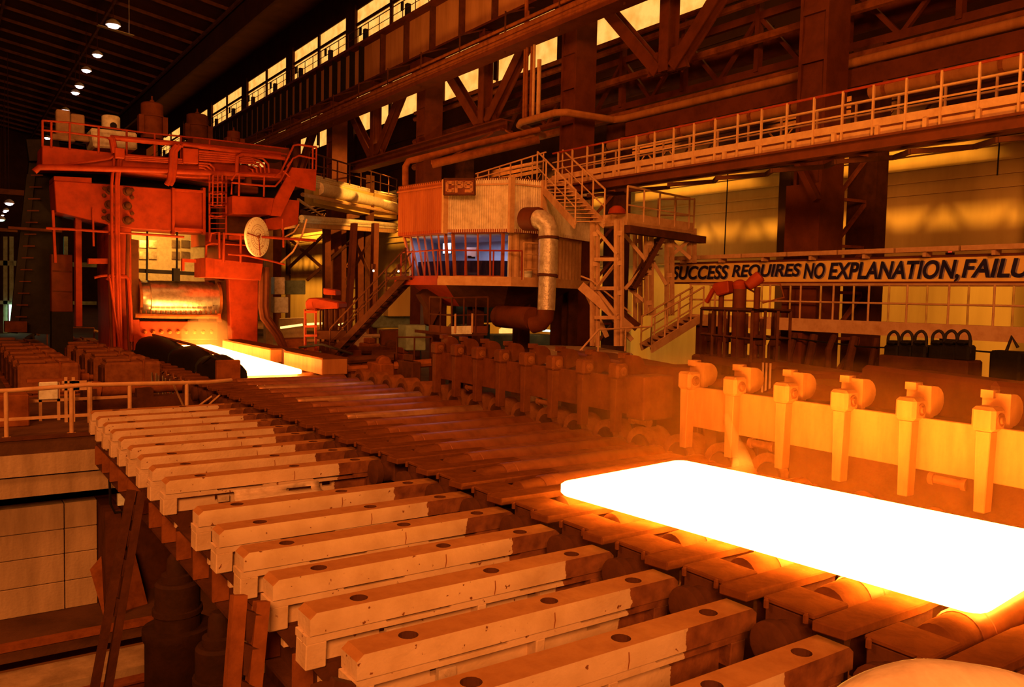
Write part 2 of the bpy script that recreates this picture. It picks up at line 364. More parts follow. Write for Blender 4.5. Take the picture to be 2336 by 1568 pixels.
# ------------------------------------------------------------------ crane girder, gallery, struts
g = thing('crane_girder', 'long brown riveted crane girder with vertical stiffeners running over the pulpit', 'girder', (24, 50, 17.1))
for a, b in ((-6, 30.3), (30.45, 56.5), (56.65, 128)):
    MB().box(23.96, 24.04, a, b, 17.25, 19.8).build('web_plate', 'girder_lit', g)
    MB().box(23.5, 24.5, a, b, 17.13, 17.25).build('bottom_flange', 'brown_paint', g)
    MB().box(23.45, 24.55, a, b, 19.8, 19.98).build('top_flange', 'brown_paint', g)
y = 10.0
while y < 126:
    MB().box(23.6, 23.96, y-.06, y+.06, 17.25, 19.8).build('stiffener', 'near_black' if y > 50 else 'dark_rust', g); y += 1.55 if y > 50 else 3.3  # far stiffeners coloured near black as shade against the web
MB().box(24.1, 24.25, -6, 128, 19.98, 20.2).build('crane_rail', 'dark_rust', g)
t = thing('gallery_railing', 'thin dark handrail along the top of the crane girder', 'railing', (23.6, 50, 19.98))
railing(t, [(23.6, 20, 19.98), (23.6, 126, 19.98)], 1.05, 64, (.5,), .028, 'dark_rust')
for i in range(13):
    y = 40+i*6.1
    t = MB().box(23.6, 23.9, y-.15, y+.15, 19.99, 20.8).box(23.3, 23.42, y-.12, y+.12, 20.3, 20.85).build('cable_box', 'near_black', loc=(23.7, y, 19.98), bevel=.03)
    tag(t, 'black box on the crane gallery, %s from the near end of the row' % ordn(i), 'box', 'black boxes along the crane gallery')
PIPES = [(22.4, 15.85, .10, 'uppermost thin'), (22.3, 15.45, .17, 'second'), (22.2, 15.2, .1, 'third thin'), (22.3, 15.0, .22, 'thick middle'), (22.9, 16.1, .09, 'rear thin')]
for X, z, r, w_ in PIPES:
    t = MB().tube([(X, 6, z), (X, 40, z), (X, 74, z), (X, 108, z)], r, 10).build('pipe', 'rust', loc=(X, 50, z), smooth=True)
    tag(t, '%s pipe hung below the crane girder along the whole bay' % w_, 'pipe')
t = thing('pipe_rack', 'brown box beam under the pipes with hanger brackets below the crane girder', 'beam', (22.4, 50, 14.5))
MB().box(22.0, 22.9, 6, 108, 14.72, 14.9).build('rail_beam', 'brown_paint', t)
for i in range(24): y = 8+i*4.2; MB().bar((22.3, y, 14.6), (22.3, y, 16.6), .06, .06).bar((22.3, y, 16.5), (24, y, 17.15), .08, .08).build('hanger', 'dark_rust', t)
for i, y in enumerate((37.5, 51.0, 66, 24)):
    lb = ['nearest of the row, above the cabin roof', 'above the pipe bridge', 'deep behind the mill stand', 'high over the walkway stair'][i]
    t = thing('strut_frame', 'brown V shaped strut under the girder, '+lb, 'strut', (24, y, 12), 'V struts under the crane girder')
    for s in (-1, 1): MB().ibeam((24, y+s*.4, 12.2), (24, y+s*4.0, 15.8), .5, .5, .06, (1,0,0)).build('diagonal', 'brown_paint', t)
    MB().ibeam((24, y, 12.1), (24, y, 17.1), .5, .62, .06, (1,0,0)).build('post', 'brown_paint', t)
    MB().prism([(23.9,y-1.1,12.1),(23.9,y+1.1,12.1),(23.9,y+.7,13.0),(23.9,y-.7,13.0)], (.2,0,0)).build('gusset', 'brown_paint', t)
t = MB().ibeam((24, 35.4, 11.8), (24, 54.5, 11.8), .8, .62, .08).build('lower_beam', 'brown_paint', loc=(24, 45, 11.5)); tag(t, 'heavy brown I beam joining the feet of the V struts', 'beam')
t = MB().ibeam((24, 60.5, 11.8), (24, 82, 11.8), .8, .62, .08).build('lower_beam', 'brown_paint', loc=(24, 70, 11.5)); tag(t, 'brown I beam farther down the bay behind the mill stand', 'beam')
# lattice girder hung in the side bay (its shadow falls on the back wall)
t = thing('lattice_girder', 'dark lattice girder with zigzag webs hung in the side bay behind the walkway', 'girder', (32, 30, 10))
MB().box(31.85, 32.1, -5, 100, 10.0, 10.5).build('bottom_chord', 'dark_rust', t)
for z in (11.16, 11.46, 11.74): MB().box(31.9, 32.05, -5, 100, z-.11, z+.11).build('top_chord', 'dark_rust', t)
for k in range(64):
    y = -4+k*1.6; MB().bar((32, y, 10.45), (32, y+.6, 11.1), .07, .07, (1,0,0)).bar((32, y+.6, 11.1), (32, y+1.25, 10.45), .07, .07, (1,0,0)).build('diagonal', 'dark_rust', t)
for i, y in enumerate((14.5, 25.2, 38)):
    t = MB().box(34.4, 34.8, y-.2, y+.2, FZ, 12).box(34.2, 35.0, y-.35, y+.35, FZ, FZ+.3).build('wall_post', 'dark_rust', loc=(34.6, y, FZ))
    tag(t, 'slim dark post standing before the lit back wall, %s' % ['behind the long word of the sign', 'left of the massive column', 'behind the stair tower'][i], 'post')
t = thing('wall_truss', 'dark horizontal lattice of braces high on the wall above the upper walkway', 'truss', (27, 20, 13))
for z in (14.4, 12.2): MB().box(26.9, 27.1, 4, 44, z-.15, z+.15).build('chord', 'brown_paint', t)
for k in range(10): y = 4+k*4; MB().bar((27, y, 12.2), (27, y+2, 14.4), .16, .16, (1,0,0)).bar((27, y+2, 14.4), (27, y+4, 12.2), .16, .16, (1,0,0)).bar((27,y+2,12.2),(27,y+2,15.3), .3,.2).build('brace', 'brown_paint', t)
for k, z in enumerate((15.2, 14.8, 13.3, 11.6)):
    t = MB().tube([(26.4, 2, z), (26.4, 50, z)], .12+.03*k, 8).build('pipe', 'rust', loc=(26.4, 20, z), smooth=True)
    tag(t, 'rusty pipe high behind the upper walkway, %s from the top' % ordn(k), 'pipe')
# ------------------------------------------------------------------ pipes above the upper walkway
t = MB().tube([(25.6, 0, 11.2), (25.6, 28.2, 11.2), (25.4, 28.8, 11.2), (22.8, 29.0, 11.2), (22.5, 29.4, 11.2), (22.5, 32.0, 11.2), (22.8, 32.6, 11.2), (24.6, 33, 11.0), (24.6, 45.5, 11.0)], .16, 10).build('steam_pipe', 'guard_steel', loc=(25.6, 15, 11.2), smooth=True)
tag(t, 'pale pipe that loops round the middle column above the upper walkway', 'pipe')
t = MB().box(25.45, 25.8, 0, 28, 10.35, 10.95).build('cable_tray', 'brown_paint', loc=(25.6, 14, 10.4)); tag(t, 'broad brown box girder running under the pale pipe above the walkway', 'beam')
t = thing('lagged_pipe', 'foil lagged pipe with strap bands over the upper walkway', 'pipe', (25.4, 14, 10.0))
MB().tube([(25.4, 0, 10.05), (25.4, 16, 10.05)], .24, 10).build('lagging', 'guard_steel', t, smooth=True); MB().tube([(25.4, 18, 10.05), (25.4, 29, 10.05)], .2, 10).build('lagging', 'guard_steel', t, smooth=True)
for k in range(16): MB().tube([(25.4, 1+k*1.8, 10.05), (25.4, 1.12+k*1.8, 10.05)], .27, 10).build('band', 'rust', t)
t = MB().tube([(28, 0, 13.6), (28, 40, 13.4)], .5, 10).build('duct', 'brown_paint', loc=(28, 20, 13.4), smooth=True); tag(t, 'fat dusty duct lying behind the massive column', 'duct')
for k in range(5):
    y = 31.2+k*.28; X = 22.9-.1*(k % 2)
    t = MB().tube([(X, y, 11.4), (X, y, 14.0+.8*k)], .07 if k % 2 else .1, 8).build('riser_pipe', 'beige_paint' if k < 2 else 'rust', loc=(X, y, 11.4), smooth=True)
    tag(t, 'vertical riser pipe beside the middle column, %s from the right of five' % ordn(k), 'pipe', 'riser pipes by the middle column')
t = MB().tube([D(925,428,33), D(925,380,33), D(932,368,33), D(945,365,33), D(1080,330,34.5), D(1230,296,35.5)], .13, 10).build('roof_pipe', 'rust', loc=D(925,428,33), smooth=True)
tag(t, 'pale elbow pipe rising from the left corner of the pulpit roof', 'pipe')
t = MB().tube([D(985,375,40), D(1230,318,40)], .2, 10).bar(D(1010,369,40), V((24,36.2,11.7)), .08, .08).bar(D(1200,325,40), V((24,35.8,11.7)), .08, .08).build('lagged_pipe', 'rust', loc=D(1000,372,40), smooth=True); tag(t, 'short shiny lagged pipe above the pulpit roof', 'pipe')
# ------------------------------------------------------------------ roof lamps
def lamp(p, label, s=1.0, warm=False, green=False):
    t = thing('high_bay_lamp', label, 'lamp', p, 'high bay lamps under the roof')
    p = V(p); MB().lathe(p, (0,0,1), [(0,.62*s),(.25*s,.55*s),(.5*s,.25*s),(.55*s,.12*s)], 14).build('reflector', 'galvanised', t, smooth=True)
    MB().lathe(p-V((0,0,.28*s)), (0,0,1), [(0,.15*s),(.1*s,.4*s),(.2*s,.45*s),(.27*s,.4*s)], 12).build('bulb', 'lamp_bulb_green' if green else 'lamp_warm' if warm else 'lamp_bulb', t, smooth=True)
    MB().tube([p+V((0,0,.5*s)), (p.x,p.y,RZ(p.x)+.05)], .04, 6).build('rod', 'dark_rust', t)
LP = [(258,58,'nearest of the row, with a lit sheet under it'),(222,126,'second of the row from the near end'),(197,161,'third of the row'),(181,197,'fourth of the row'),(172,212,'fifth of the row, close below the fourth'),(149,252,'sixth of the row, just over the mill rail'),(108,315,'seventh of the row, seen through the mill top rail')]
for px, py, w_ in LP: lamp(tuple(W(px, py, Z=28)), 'bright roof lamp, '+w_, 1.1 if py < 60 else .9)
p = W(265, 68, Z=27.4); t = MB().bar(p+V((-1.6,0,.1)), p+V((1.6,.6,-.1)), .5, .06).bar(p+V((1.2,.4,-.08)), (p.x+1.2,p.y+.4,RZ(p.x)), .05, .05).build('lamp_shelf', 'galvanised', loc=p); tag(t, 'lit metal sheet hanging just under the nearest roof lamp', 'sheet')
for k, (px, py, s) in enumerate(((21,464,1.0),(14,480,.7),(11,483,.6),(6,491,.5))):
    lamp(tuple(D(px, py, 110+k*14)), 'small distant lamp far down the left aisle, %s from the near one' % ordn(k), s)
lamp(tuple(D(2,501,120)), 'tiny greenish lamp ending the left aisle row', 1.0, green=True)
# ================================================================== ROLLER TABLE AND COOLING SKIDS
def YK(k): return 24.2-1.16*k
# ---- skid beam prototype: local x 0..4.17 along +X, y 0..0.36, top at z 0
def cap_mesh():
    m = MB(); L, Wd, h, c = 4.17, .36, .235, .07
    xs = [(.62,.1),(2.35,.1),(3.6,.1)]
    # top face with three counterbores
    cuts = [c]
    for x, r in xs: cuts += [x-.17, x+.17]
    cuts.append(L-c)
    for i in range(0, len(cuts)-1, 2): m.add([(cuts[i],0,0),(cuts[i+1],0,0),(cuts[i+1],Wd,0),(cuts[i],Wd,0)], [(0,1,2,3)], 1)
    n = 16
    for x, r in xs:
        sq = []; ci = []
        for j in range(n):
            a = 2*math.pi*(j+.5)/n; dx, dy = math.cos(a), math.sin(a); q = 1/max(abs(dx)/.17, abs(dy)/(Wd/2)) 
            sq.append((x+dx*q, Wd/2+dy*q, 0)); ci.append((x+dx*r, Wd/2+dy*r, 0))
        cor = [(x+.17,Wd,0),(x-.17,Wd,0),(x-.17,0,0),(x+.17,0,0)]
        vs = sq+ci+[(p[0],p[1],-.09) for p in ci]+cor; fs = [(j,(j+1)%n,n+(j+1)%n,n+j) for j in range(n)]; ms = [1]*n
        fs += [(n+j,n+(j+1)%n,2*n+(j+1)%n,2*n+j) for j in range(n)]; ms += [2]*n
        fs.append(tuple(2*n+j for j in range(n))); ms.append(2)
        for ic, cc in enumerate(cor):      # corner fillers
            best = min(range(n), key=lambda j: (V(sq[j])+V(sq[(j+1)%n])-2*V(cc)).length); fs.append((best,(best+1)%n,3*n+ic)); ms.append(1)
        m.add(vs, fs, ms)
    for s, x in ((0, 0), (1, L)):
        xi = c if s == 0 else L-c
        m.add([(x,0,-.06),(x,Wd,-.06),(xi,Wd,0),(xi,0,0)], [(0,1,2,3)], 1)
        m.add([(x,0,-h),(x,Wd,-h),(x,Wd,-.06),(x,0,-.06)], [(0,1,2,3)], 0)
    for y in (0, Wd): m.add([(0,y,-h),(L,y,-h),(L,y,-.06),(L-c,y,0),(c,y,0),(0,y,-.06)], [(0,1,2,3,4,5)], 0)
    m.add([(0,0,-h),(L,0,-h),(L,Wd,-h),(0,Wd,-h)], [(0,1,2,3)], 0)
    return m
def shift(m, d):
    d = V(d); m.v = [v+d for v in m.v]; return m
def make_skid(loc, label):
    t = thing('skid_beam', label, 'beam', loc, 'skid beams of the cooling bed'); L0 = V(loc)
    shift(cap_mesh(), L0).build('cap_bar', ['part_painted','dusty_top','dark_rust'], t)
    f = MB(); L, h0 = 4.1, -.245
    prof = [(0,h0),(.0,-.33),(L,-.33),(L,h0),(3.55,h0),(3.53,h0-.03),(2.72,h0-.03),(2.7,h0),(1.75,h0),(1.73,h0-.03),(.92,h0-.03),(.9,h0)]
    f.prism([(x-.03,.03,z) for x, z in prof], (0,.32,0))
    shift(f, L0).build('top_flange', 'part_painted', t)
    w = MB()
    for a, b in ((.2,.88),(1.12,2.08),(2.2,2.92),(3.12,3.82)): w.box(a, b, .2, .3, -.9, -.33)
    w.box(.88, 1.12, .2, .3, -.9, -.49).box(2.92, 3.12, .2, .3, -.9, -.47)
    shift(MB().prism([(2.29,-.003,-.23),(2.305,-.003,-.15),(2.295,-.003,-.06),(2.285,-.003,-.06),(2.292,-.003,-.15),(2.28,-.003,-.23)], (0,.1,0)), L0).build('seam', 'rust', t)
    shift(w, L0).build('web', 'part_painted', t)
    for a, b in ((-.03,.2),(2.08,2.2),(3.82,4.05)): shift(MB().prism([(a,.03,-.33),(b,.03,-.33),(b,.05,-.62),(a,.05,-.62)], (0,.3,0)), L0).build('end_rib' if a != 2.08 else 'rib', 'part_painted', t, bevel=.012)
    lug = MB().box(.9, 1.1, .06, .12, -.5, -.38).lathe((1.0,.05,-.43), (0,1,0), [(0,.035),(.08,.035)], 8)
    shift(lug, L0).build('lug', 'cream_paint', t)
    shift(MB().prism([(.05,.1,-.61),(.95,.1,-.61),(.8,.1,-.88),(.25,.1,-.88)], (0,.2,0)), L0).build('foot_bracket', 'dark_rust', t)
    return t
sk = None; n_ = 0
for k in range(20):
    if k == 9: continue
    loc = (3.08+.17*max(0, (13-k)/13), YK(k), -.32)
    if k < 9: lb = 'cream painted skid beam with bare end, %s from the far end of the cooling bed' % ordn(k)
    else: lb = 'cream painted skid beam, %s on the camera side of the bent plate' % ordn(k-10)
    if k == 8: lb = 'skid beam with the bent plate hanging from its side'
    if sk is None: sk = make_skid(loc, lb)
    else: clone(sk, loc, lb)
# bent torn sheet hanging on the beam beside the gap
x0, y0 = W(528,1105,Y=YK(8)).x, YK(8); m = MB(); nx, nz = 10, 6
vs = []
for j in range(nz+1):
    for i in range(nx+1):
        u, v = i/nx, j/nz
        vs.append((x0+u*1.62+.04*math.sin(7*v), y0-.03-.9*max(v-.3,0)*(1-.3*u)-.03*math.sin(5*u+2*v), -.60-.34*min(v,.35)-.10*max(v-.35,0)+.05*math.sin(4*u)*v+.06*u*v))
fs = [(j*(nx+1)+i, j*(nx+1)+i+1, (j+1)*(nx+1)+i+1, (j+1)*(nx+1)+i) for j in range(nz) for i in range(nx) if not (j in (2,3) and 6 <= i <= 8)]
m.add(vs, fs); t = m.build('bent_plate', 'cream_paint', loc=(x0, y0-.2, -.9), smooth=True); sm = t.modifiers.new('thick', 'SOLIDIFY'); sm.thickness = .025
tag(t, 'buckled torn steel sheet hanging off the beam beside the gap in the row', 'plate')
# longitudinal girders under the skids and their stands
for i, X in enumerate((3.62, 6.3)):
    t = thing('support_girder', ['dark longitudinal girder carrying the outer ends of the skid beams', 'dark longitudinal girder carrying the roller side ends of the skid beams'][i], 'girder', (X, 12, -1.9))
    MB().box(X-.06, X+.06, -2, 24.35, -1.75, -1.2).build('web_plate', 'dark_rust', t)
    MB().box(X-.25, X+.25, -2, 24.35, -1.235, -1.2).build('top_flange', 'dark_rust', t); MB().box(X-.25, X+.25, -2, 24.35, -1.8, -1.75).build('bottom_flange', 'dark_rust', t)
    for k in range(22): MB().box(X-.3, X+.3, 1+k*1.16-.03, 1+k*1.16+.03, -1.74, -1.24).build('stiffener', 'rust', t)
for i, (y, tops, bots, w_) in enumerate(((17.5, ((300,1118),(322,1122)), ((268,1290),(292,1300)), 'rusty leaning steel stand in the pit under the far group of skid beams'),(8.9, ((545,1358),(597,1372)), ((528,1580),(575,1600)), 'ladder shaped steel stand in the pit under the near skid beams'),(5.2, ((742,1560),(790,1570)), ((735,1700),(780,1710)), 'steel stand under the skid beams closest to the camera'))):
    t = thing('support_stand', w_, 'stand', (3.2, y, -7.6), 'stands under the skid beams'); mt_ = ('dark_rust','rust','dark_rust')[i]  # dark leg colours stand in for the unlit pit
    A = [W(*p, Y=y) for p in tops]; B_ = [W(*p, Y=y-.2) for p in bots]
    for a_, b_ in zip(A, B_):
        e_ = b_+(b_-a_)*((b_.z+7.6)/(a_.z-b_.z)); a_.z = max(a_.z, -1.2) if i else a_.z
        MB().bar(a_, e_, .15, .14, (0,1,0)).build('leg', mt_, t)
    for q in (.28, .62, 1.0, 1.5): MB().bar(A[0].lerp(B_[0], q), A[1].lerp(B_[1], q), .3, .08, (0,1,0)).build('batten', 'dark_rust', t)
    m_ = (A[0]+A[1])/2; MB().box(m_.x-.7, m_.x+.7, y-.6, y+.3, -7.6, -7.5).build('base_plate', 'rust', t)
# ---- rollers
def make_roller(loc, label):
    t = thing('table_roller', label, 'roller', loc, 'rollers of the roller table'); x, y, z = loc
    MB().lathe((7.74, y, z), (1,0,0), [(0,.13),(.06,.22),(.16,.235),(.5,.24),(.52,.2)], 20).build('sleeve', 'scaled_iron', t, smooth=True)
    MB().lathe((8.24, y, z), (1,0,0), [(0,.25),(.03,.27),(.2,.27),(.21,.262),(.23,.262),(.24,.27),(3.94,.27),(3.98,.24)], 24).build('barrel', 'roller_steel', t, smooth=True)
    MB().lathe((7.8, y, z), (1,0,0), [(0,.11),(.2,.13)], 14).build('journal', 'bare_iron', t, smooth=True)
    MB().lathe((12.2, y, z), (1,0,0), [(0,.13),(.35,.11)], 14).build('journal', 'bare_iron', t, smooth=True)
    return t
def make_bearing(loc, label):
    t = thing('bearing_housing', label, 'bearing', loc, 'bearing housings along the cooling bed side'); x, y, z = loc
    MB().box(x-.28, x+.27, y-.3, y+.3, -.62, z-.06).box(x-.14, x+.4, y-.28, y+.28, -1.3, -.62).build('base', 'dark_rust', t, bevel=.02)
    MB().box(x-.3, x+.3, y-.31, y+.31, z-.06, z).build('lid', 'scaled_iron', t, bevel=.015)
    for sx in (-.25, .25):
        for sy in (-.24, .24): MB().lathe((x+sx+(-.08 if sx < 0 else .0), y+sy, z-.1), (0,0,1), [(0,.03),(.08,.03),(.1,.015)], 6).build('bolt', 'scaled_iron', t)
    MB().lathe((x-.6, y, -.46), (1,0,0), [(0,.2),(.02,.24),(.14,.24),(.15,.2),(.3,.2),(.4,.2)], 18).build('coupling', 'dark_rust', t, smooth=True)
    return t
def make_arch(loc, label):
    t = thing('bearing_arch', label, 'bearing', loc, 'arched bearing caps behind the side guards'); x, y, z = loc
    pr = [(x, y-.46, -.9), (x, y-.46, -.25)]+[(x, y-.46*math.cos(a), -.25+.42*math.sin(a)) for a in [math.pi*i/10 for i in range(1, 10)]]+[(x, y+.46, -.25), (x, y+.46, -.9)]
    MB().prism(pr, (.55,0,0)).build('cap', 'bare_iron', t, smooth=True)
    MB().lathe((x-.05, y, -.27), (1,0,0), [(0,.26),(.06,.28)], 16).build('end_cover', 'dark_rust', t, smooth=True)
    MB().box(x+.08, x+.5, y-.6, y+.6, -.98, -.6).build('foot', 'rust', t)
    return t
def make_apron(loc, label):
    t = thing('apron_plate', label, 'plate', loc, 'apron plates between the rollers'); x, y, z = loc
    MB().prism([(6.95,y-.17,z),(8.3,y-.19,z),(9.0,y-.13,z),(9.0,y+.13,z),(8.4,y+.19,z),(6.9,y+.17,z)], (0,0,-.11)).build('nose_plate', 'scaled_iron', t, bevel=.015)
    MB().box(9.0, 12.25, y-.31, y+.31, z-.12, z-.05).build('deck_plate', 'bare_iron', t)
    MB().box(7.5, 8.6, y-.12, y+.12, -.75, z-.11).box(9.0, 12.0, y-.1, y+.1, -1.36, z-.12).build('support_rib', 'dark_rust', t)
    return t
def place(fn, store, loc, label):
    if fn in store: clone(store[fn], loc, label)
    else: store[fn] = fn(loc, label)
ST = {}
RK = list(range(19, -17, -1))
for n_, k in enumerate(RK):
    yr = YK(k)+.66
    o_ = ordn(n_)+' from the camera end'
    # rollers: clones share x, so roots sit at (10, y, -.22)
    place(make_roller, ST, (10.1, yr, -.27), 'steel table roller, %s of the table' % o_)
    if k >= -13: place(make_bearing, ST, (7.4, yr, -.1), 'square lidded bearing block beside the skids, %s' % o_)
    place(make_arch, ST, (12.78, yr, -.25), 'round topped bearing cap on the far side, %s' % o_)
    if k >= -12: place(make_apron, ST, (8, YK(k)+.07, -.07), 'flat apron plate between rollers, %s' % o_)
for o in bpy.data.objects:
    if o.name.startswith('table_roller') and round((24.2+.66-o.location.y)/1.16) in (5, 2, -1, -4, -9, -12):
        for ch in o.children:
            if ch.name.startswith('barrel'): ch.material_slots[0].link = 'OBJECT'; ch.material_slots[0].material = M['highlight_roller']
# ---- the hot slab
def slab(pts, z0, z1, name, mt, label, r=.12):
    m = MB(); out = []
    for i, p in enumerate(pts):
        p = V(p); a = V(pts[i-1]); b = V(pts[(i+1) % len(pts)])
        for q in (0, .35, .65, 1):
            e = p+(a-p).normalized()*r*(1-q)**1.6+(b-p).normalized()*r*q**1.6; out.append(e)
    c = sum((V(p) for p in out), V((0,0)))/len(out)
    ins = [p+(c-p).normalized()*.05 for p in out]; n = len(out)
    vs = [(p.x,p.y,z0) for p in ins]+[(p.x,p.y,z0+.04) for p in out]+[(p.x,p.y,z1-.04) for p in out]+[(p.x,p.y,z1) for p in ins]
    fs = [tuple(range(n))[::-1], tuple(range(3*n, 4*n))]+[(l*n+i, l*n+(i+1)%n, (l+1)*n+(i+1)%n, (l+1)*n+i) for l in range(3) for i in range(n)]
    o = m.add(vs, fs).build(name, mt, loc=(c.x, c.y, z0), smooth=True); return tag(o, label, 'slab')
slab([(7.66,9.75),(8.2,3.72),(11.36,4.05),(10.68,10.1)], .012, .2, 'hot_slab', 'hot_steel', 'white hot steel slab glowing on the near rollers of the table', .16)
slab([(8.35,28.9),(10.8,28.9),(11.5,44.0),(8.9,44.0)], .012, .17, 'hot_strip', 'hot_steel_far', 'glowing hot strip coming out of the mill stand', .08)
# ---- side guards
def side_guard(ys, y0, y1, label, gm):
    t = thing('side_guard', label, 'guard', (12.6, (y0+y1)/2, 0))
    MB().box(12.6, 12.68, y0, y1, .43, 1.25).build('guard_plate', gm, t, bevel=.01)
    MB().box(12.68, 13.25, y0, y1, .55, 1.23).build('back_beam', 'dark_rust', t)
    for y in ys:
        MB().prism([(12.4,y-.11,1.2),(12.4,y+.11,1.2),(12.4,y+.08,0.0),(12.4,y-.08,0.0)], (.22,0,0)).build('post', gm, t, bevel=.012)
        h = MB().box(12.36, 12.72, y-.17, y+.17, 1.2, 1.56).build('head', gm, t, bevel=.05)
        MB().lathe((12.54, y-.17, 1.38), (0,-1,0), [(0,.1),(.02,.1),(.022,.06),(.05,.05)], 14).build('boss', 'bare_iron', h, smooth=True)
        a = MB().box(12.76, 12.86, y-.2, y+.2, 1.24, 1.74)
        pr = [(12.86+.3*math.sin(q), y-.2, 1.5+.24*math.cos(q)) for q in [math.pi*i/9 for i in range(10)]]
        a.prism(pr, (0,.4,0)).box(12.7, 12.9, y+.02, y+.2, 1.66, 1.78).box(12.66, 13.0, y-.1, y+.1, 1.22, 1.3)
        a.build('hook_arm', gm, t, smooth=True)
    for k, y in enumerate(ys):
        if k % 3 == 1:
            MB().lathe((12.75, y-.25, .3), (0,-1,0), [(0,.1),(.08,.1),(.081,.075),(.5,.075),(.501,.1),(.58,.1)], 14).build('push_roller', 'bare_iron', t, smooth=True)
    MB().box(12.85, 13.2, y0+.3, y0+.6, -.3, .56).build('bracket', 'dark_rust', t)
    MB().box(12.85, 13.2, y1-.6, y1-.3, -.3, .56).build('bracket', 'dark_rust', t)
    return t
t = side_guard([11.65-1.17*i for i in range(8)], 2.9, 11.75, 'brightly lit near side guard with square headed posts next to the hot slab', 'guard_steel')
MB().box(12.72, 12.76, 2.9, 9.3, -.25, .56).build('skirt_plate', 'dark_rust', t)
t = side_guard([22.0-1.172*i for i in range(8)], 12.9, 22.15, 'dull red far side guard with square headed posts beyond the hot slab', 'guard_dimmed')
MB().box(12.3, 13.2, 12.7, 13.25, .4, 1.35).build('end_block', 'guard_dimmed', t, bevel=.03)
# ---- entry guides at the mill
t = thing('strip_guide', 'right hand entry guide of the mill with faces lit yellow by the strip', 'guide', (12.6, 33, 0))
MB().box(11.4, 12.4, 28.5, 32.6, -.02, .57).build('near_box', 'guard_steel', t, bevel=.03)
MB().box(11.42, 12.42, 28.5, 32.6, .57, .61).box(11.42, 12.32, 34.3, 41.5, .55, .59).build('top_shade', 'scaled_iron', t)  # dark sheets added on the boxes, painting their tops as unlit
MB().prism([(11.5,32.6,-.02),(12.4,32.6,-.02),(12.4,34.3,-.02),(11.9,34.3,-.02)], (0,0,.62)).build('hinge_block', 'dark_rust', t)
MB().box(11.4, 12.3, 34.3, 41.5, -.02, .55).build('far_box', 'guard_steel', t, bevel=.03)
MB().tube([(12.2,33,.7),(12.4,31,.95),(12.8,29,.7)], .05, 8).build('hose', 'rubber', t, smooth=True)
t = thing('guide_cover', 'dark humped covers along the left side of the strip at the mill', 'cover', (8.2, 34, 0))
for y0, y1, h in ((28.7,31.6,.86),(31.9,36.2,.92),(36.4,43.6,1.0)):
    m = MB(); n = 8
    for j in range(6):
        v = j/5; y = y0+(y1-y0)*v; hh = h*(.75+.25*math.sin(math.pi*v))
        for i in range(n): a = math.pi*i/(n-1); m.v.append(V((8.25-.95*math.cos(a)*.55, y, -.15+hh*math.sin(a)**.7)))
    m.f = [(j*n+i, j*n+i+1, (j+1)*n+i+1, (j+1)*n+i) for j in range(5) for i in range(n-1)]+[tuple(range(n)), tuple(5*n+i for i in range(n))]; m.m = [0]*len(m.f)
    m.build('hood', 'near_black', t, smooth=True)
MB().tube([(8.4,28.9,.52),(8.4,35,.75),(8.3,42,.8)], .06, 8).build('top_pipe', 'rust', t, smooth=True)
MB().tube([(7.6,30.2,.4),(7.7,29.4,.7),(8.0,28.8,.5),(8.2,28.6,.1)], .05, 8).build('hose', 'rubber', t, smooth=True)
MB().box(7.65, 8.45, 28.5, 28.72, -.2, .62).build('end_plate', 'rust', t, bevel=.03)
# ================================================================== LEFT SIDE: RAILING, MOTORS, PIT
t = thing('pit_railing', 'pale worn tube railing at the edge of the pit on the left', 'railing', (3, 24.9, FZ))
RY = 24.75
MB().tube([(-2.5,RY,.28), (1.5,RY,.29), (3.2,RY,.36), (6.4,RY,.3), (7.2,RY+.5,.28)], .06, 10).build('top_rail', 'beige_paint', t, smooth=True)
MB().box(-2.5, 3.4, RY-.02, RY+.02, -.5, -.42).build('mid_rail', 'beige_paint', t)
for px in (-190, 14, 163, 296, 426):
    p = W(px, 940, Y=RY); MB().tube([(p.x,RY,FZ),(p.x,RY,.3)], .055, 10).box(p.x-.1, p.x+.1, RY-.1, RY+.1, FZ, FZ+.03).build('post', 'beige_paint', t, smooth=True)
# roller drive motors: two columns
def make_motor(loc, label):
    t = thing('roller_motor', label, 'motor', loc, 'roller drive motors'); x, y, z = loc
    MB().box(x-1.0, x+1.0, y-.62, y+.62, z, z+1.15).build('casing', 'bare_iron', t, bevel=.09)
    MB().box(x-.95, x-.1, y-.5, y+.5, z+1.15, z+1.27).build('terminal_cover', 'bare_iron', t, bevel=.03)
    MB().box(x-1.1, x-1.0, y-.5, y+.5, z+.1, z+1.0).build('end_cap', 'dark_rust', t, bevel=.05)
    MB().box(x+.3, x+.36, y-.64, y+.64, z+.1, z+1.2).build('rib', 'rust', t)
    for s in (-.7, .7): MB().box(x+s-.12, x+s+.12, y-.75, y+.75, z-.02, z+.1).build('foot', 'dark_rust', t)
    MB().lathe((x+1.0, y, z+.55), (1,0,0), [(0,.16),(.35,.16),(.36,.1),(.5,.1)], 12).build('shaft', 'rust', t, smooth=True)
    return t
mo = None
for c_, (x, ys) in enumerate(((3.2, (49.5,47.1,44.8,42.2,39.3,36.9,34.6)), (6.0, (50.5,48.0,45.6,42.4,39.6,37.2,34.4)))):
    for i, y in enumerate(ys):
        lb = 'squat brown drive motor, %s from the mill end in the %s column' % (ordn(i), ('outer', 'inner')[c_])
        if mo is None: mo = make_motor((x, y, FZ), lb)
        else: clone(mo, (x, y, FZ), lb)
t = MB().box(2.0, 7.3, 33.6, 51.5, FZ-.02, FZ+.02).build('motor_bed', 'rust', loc=(4.5, 42, FZ)); tag(t, 'rusty bed plate under the drive motors', 'plate')
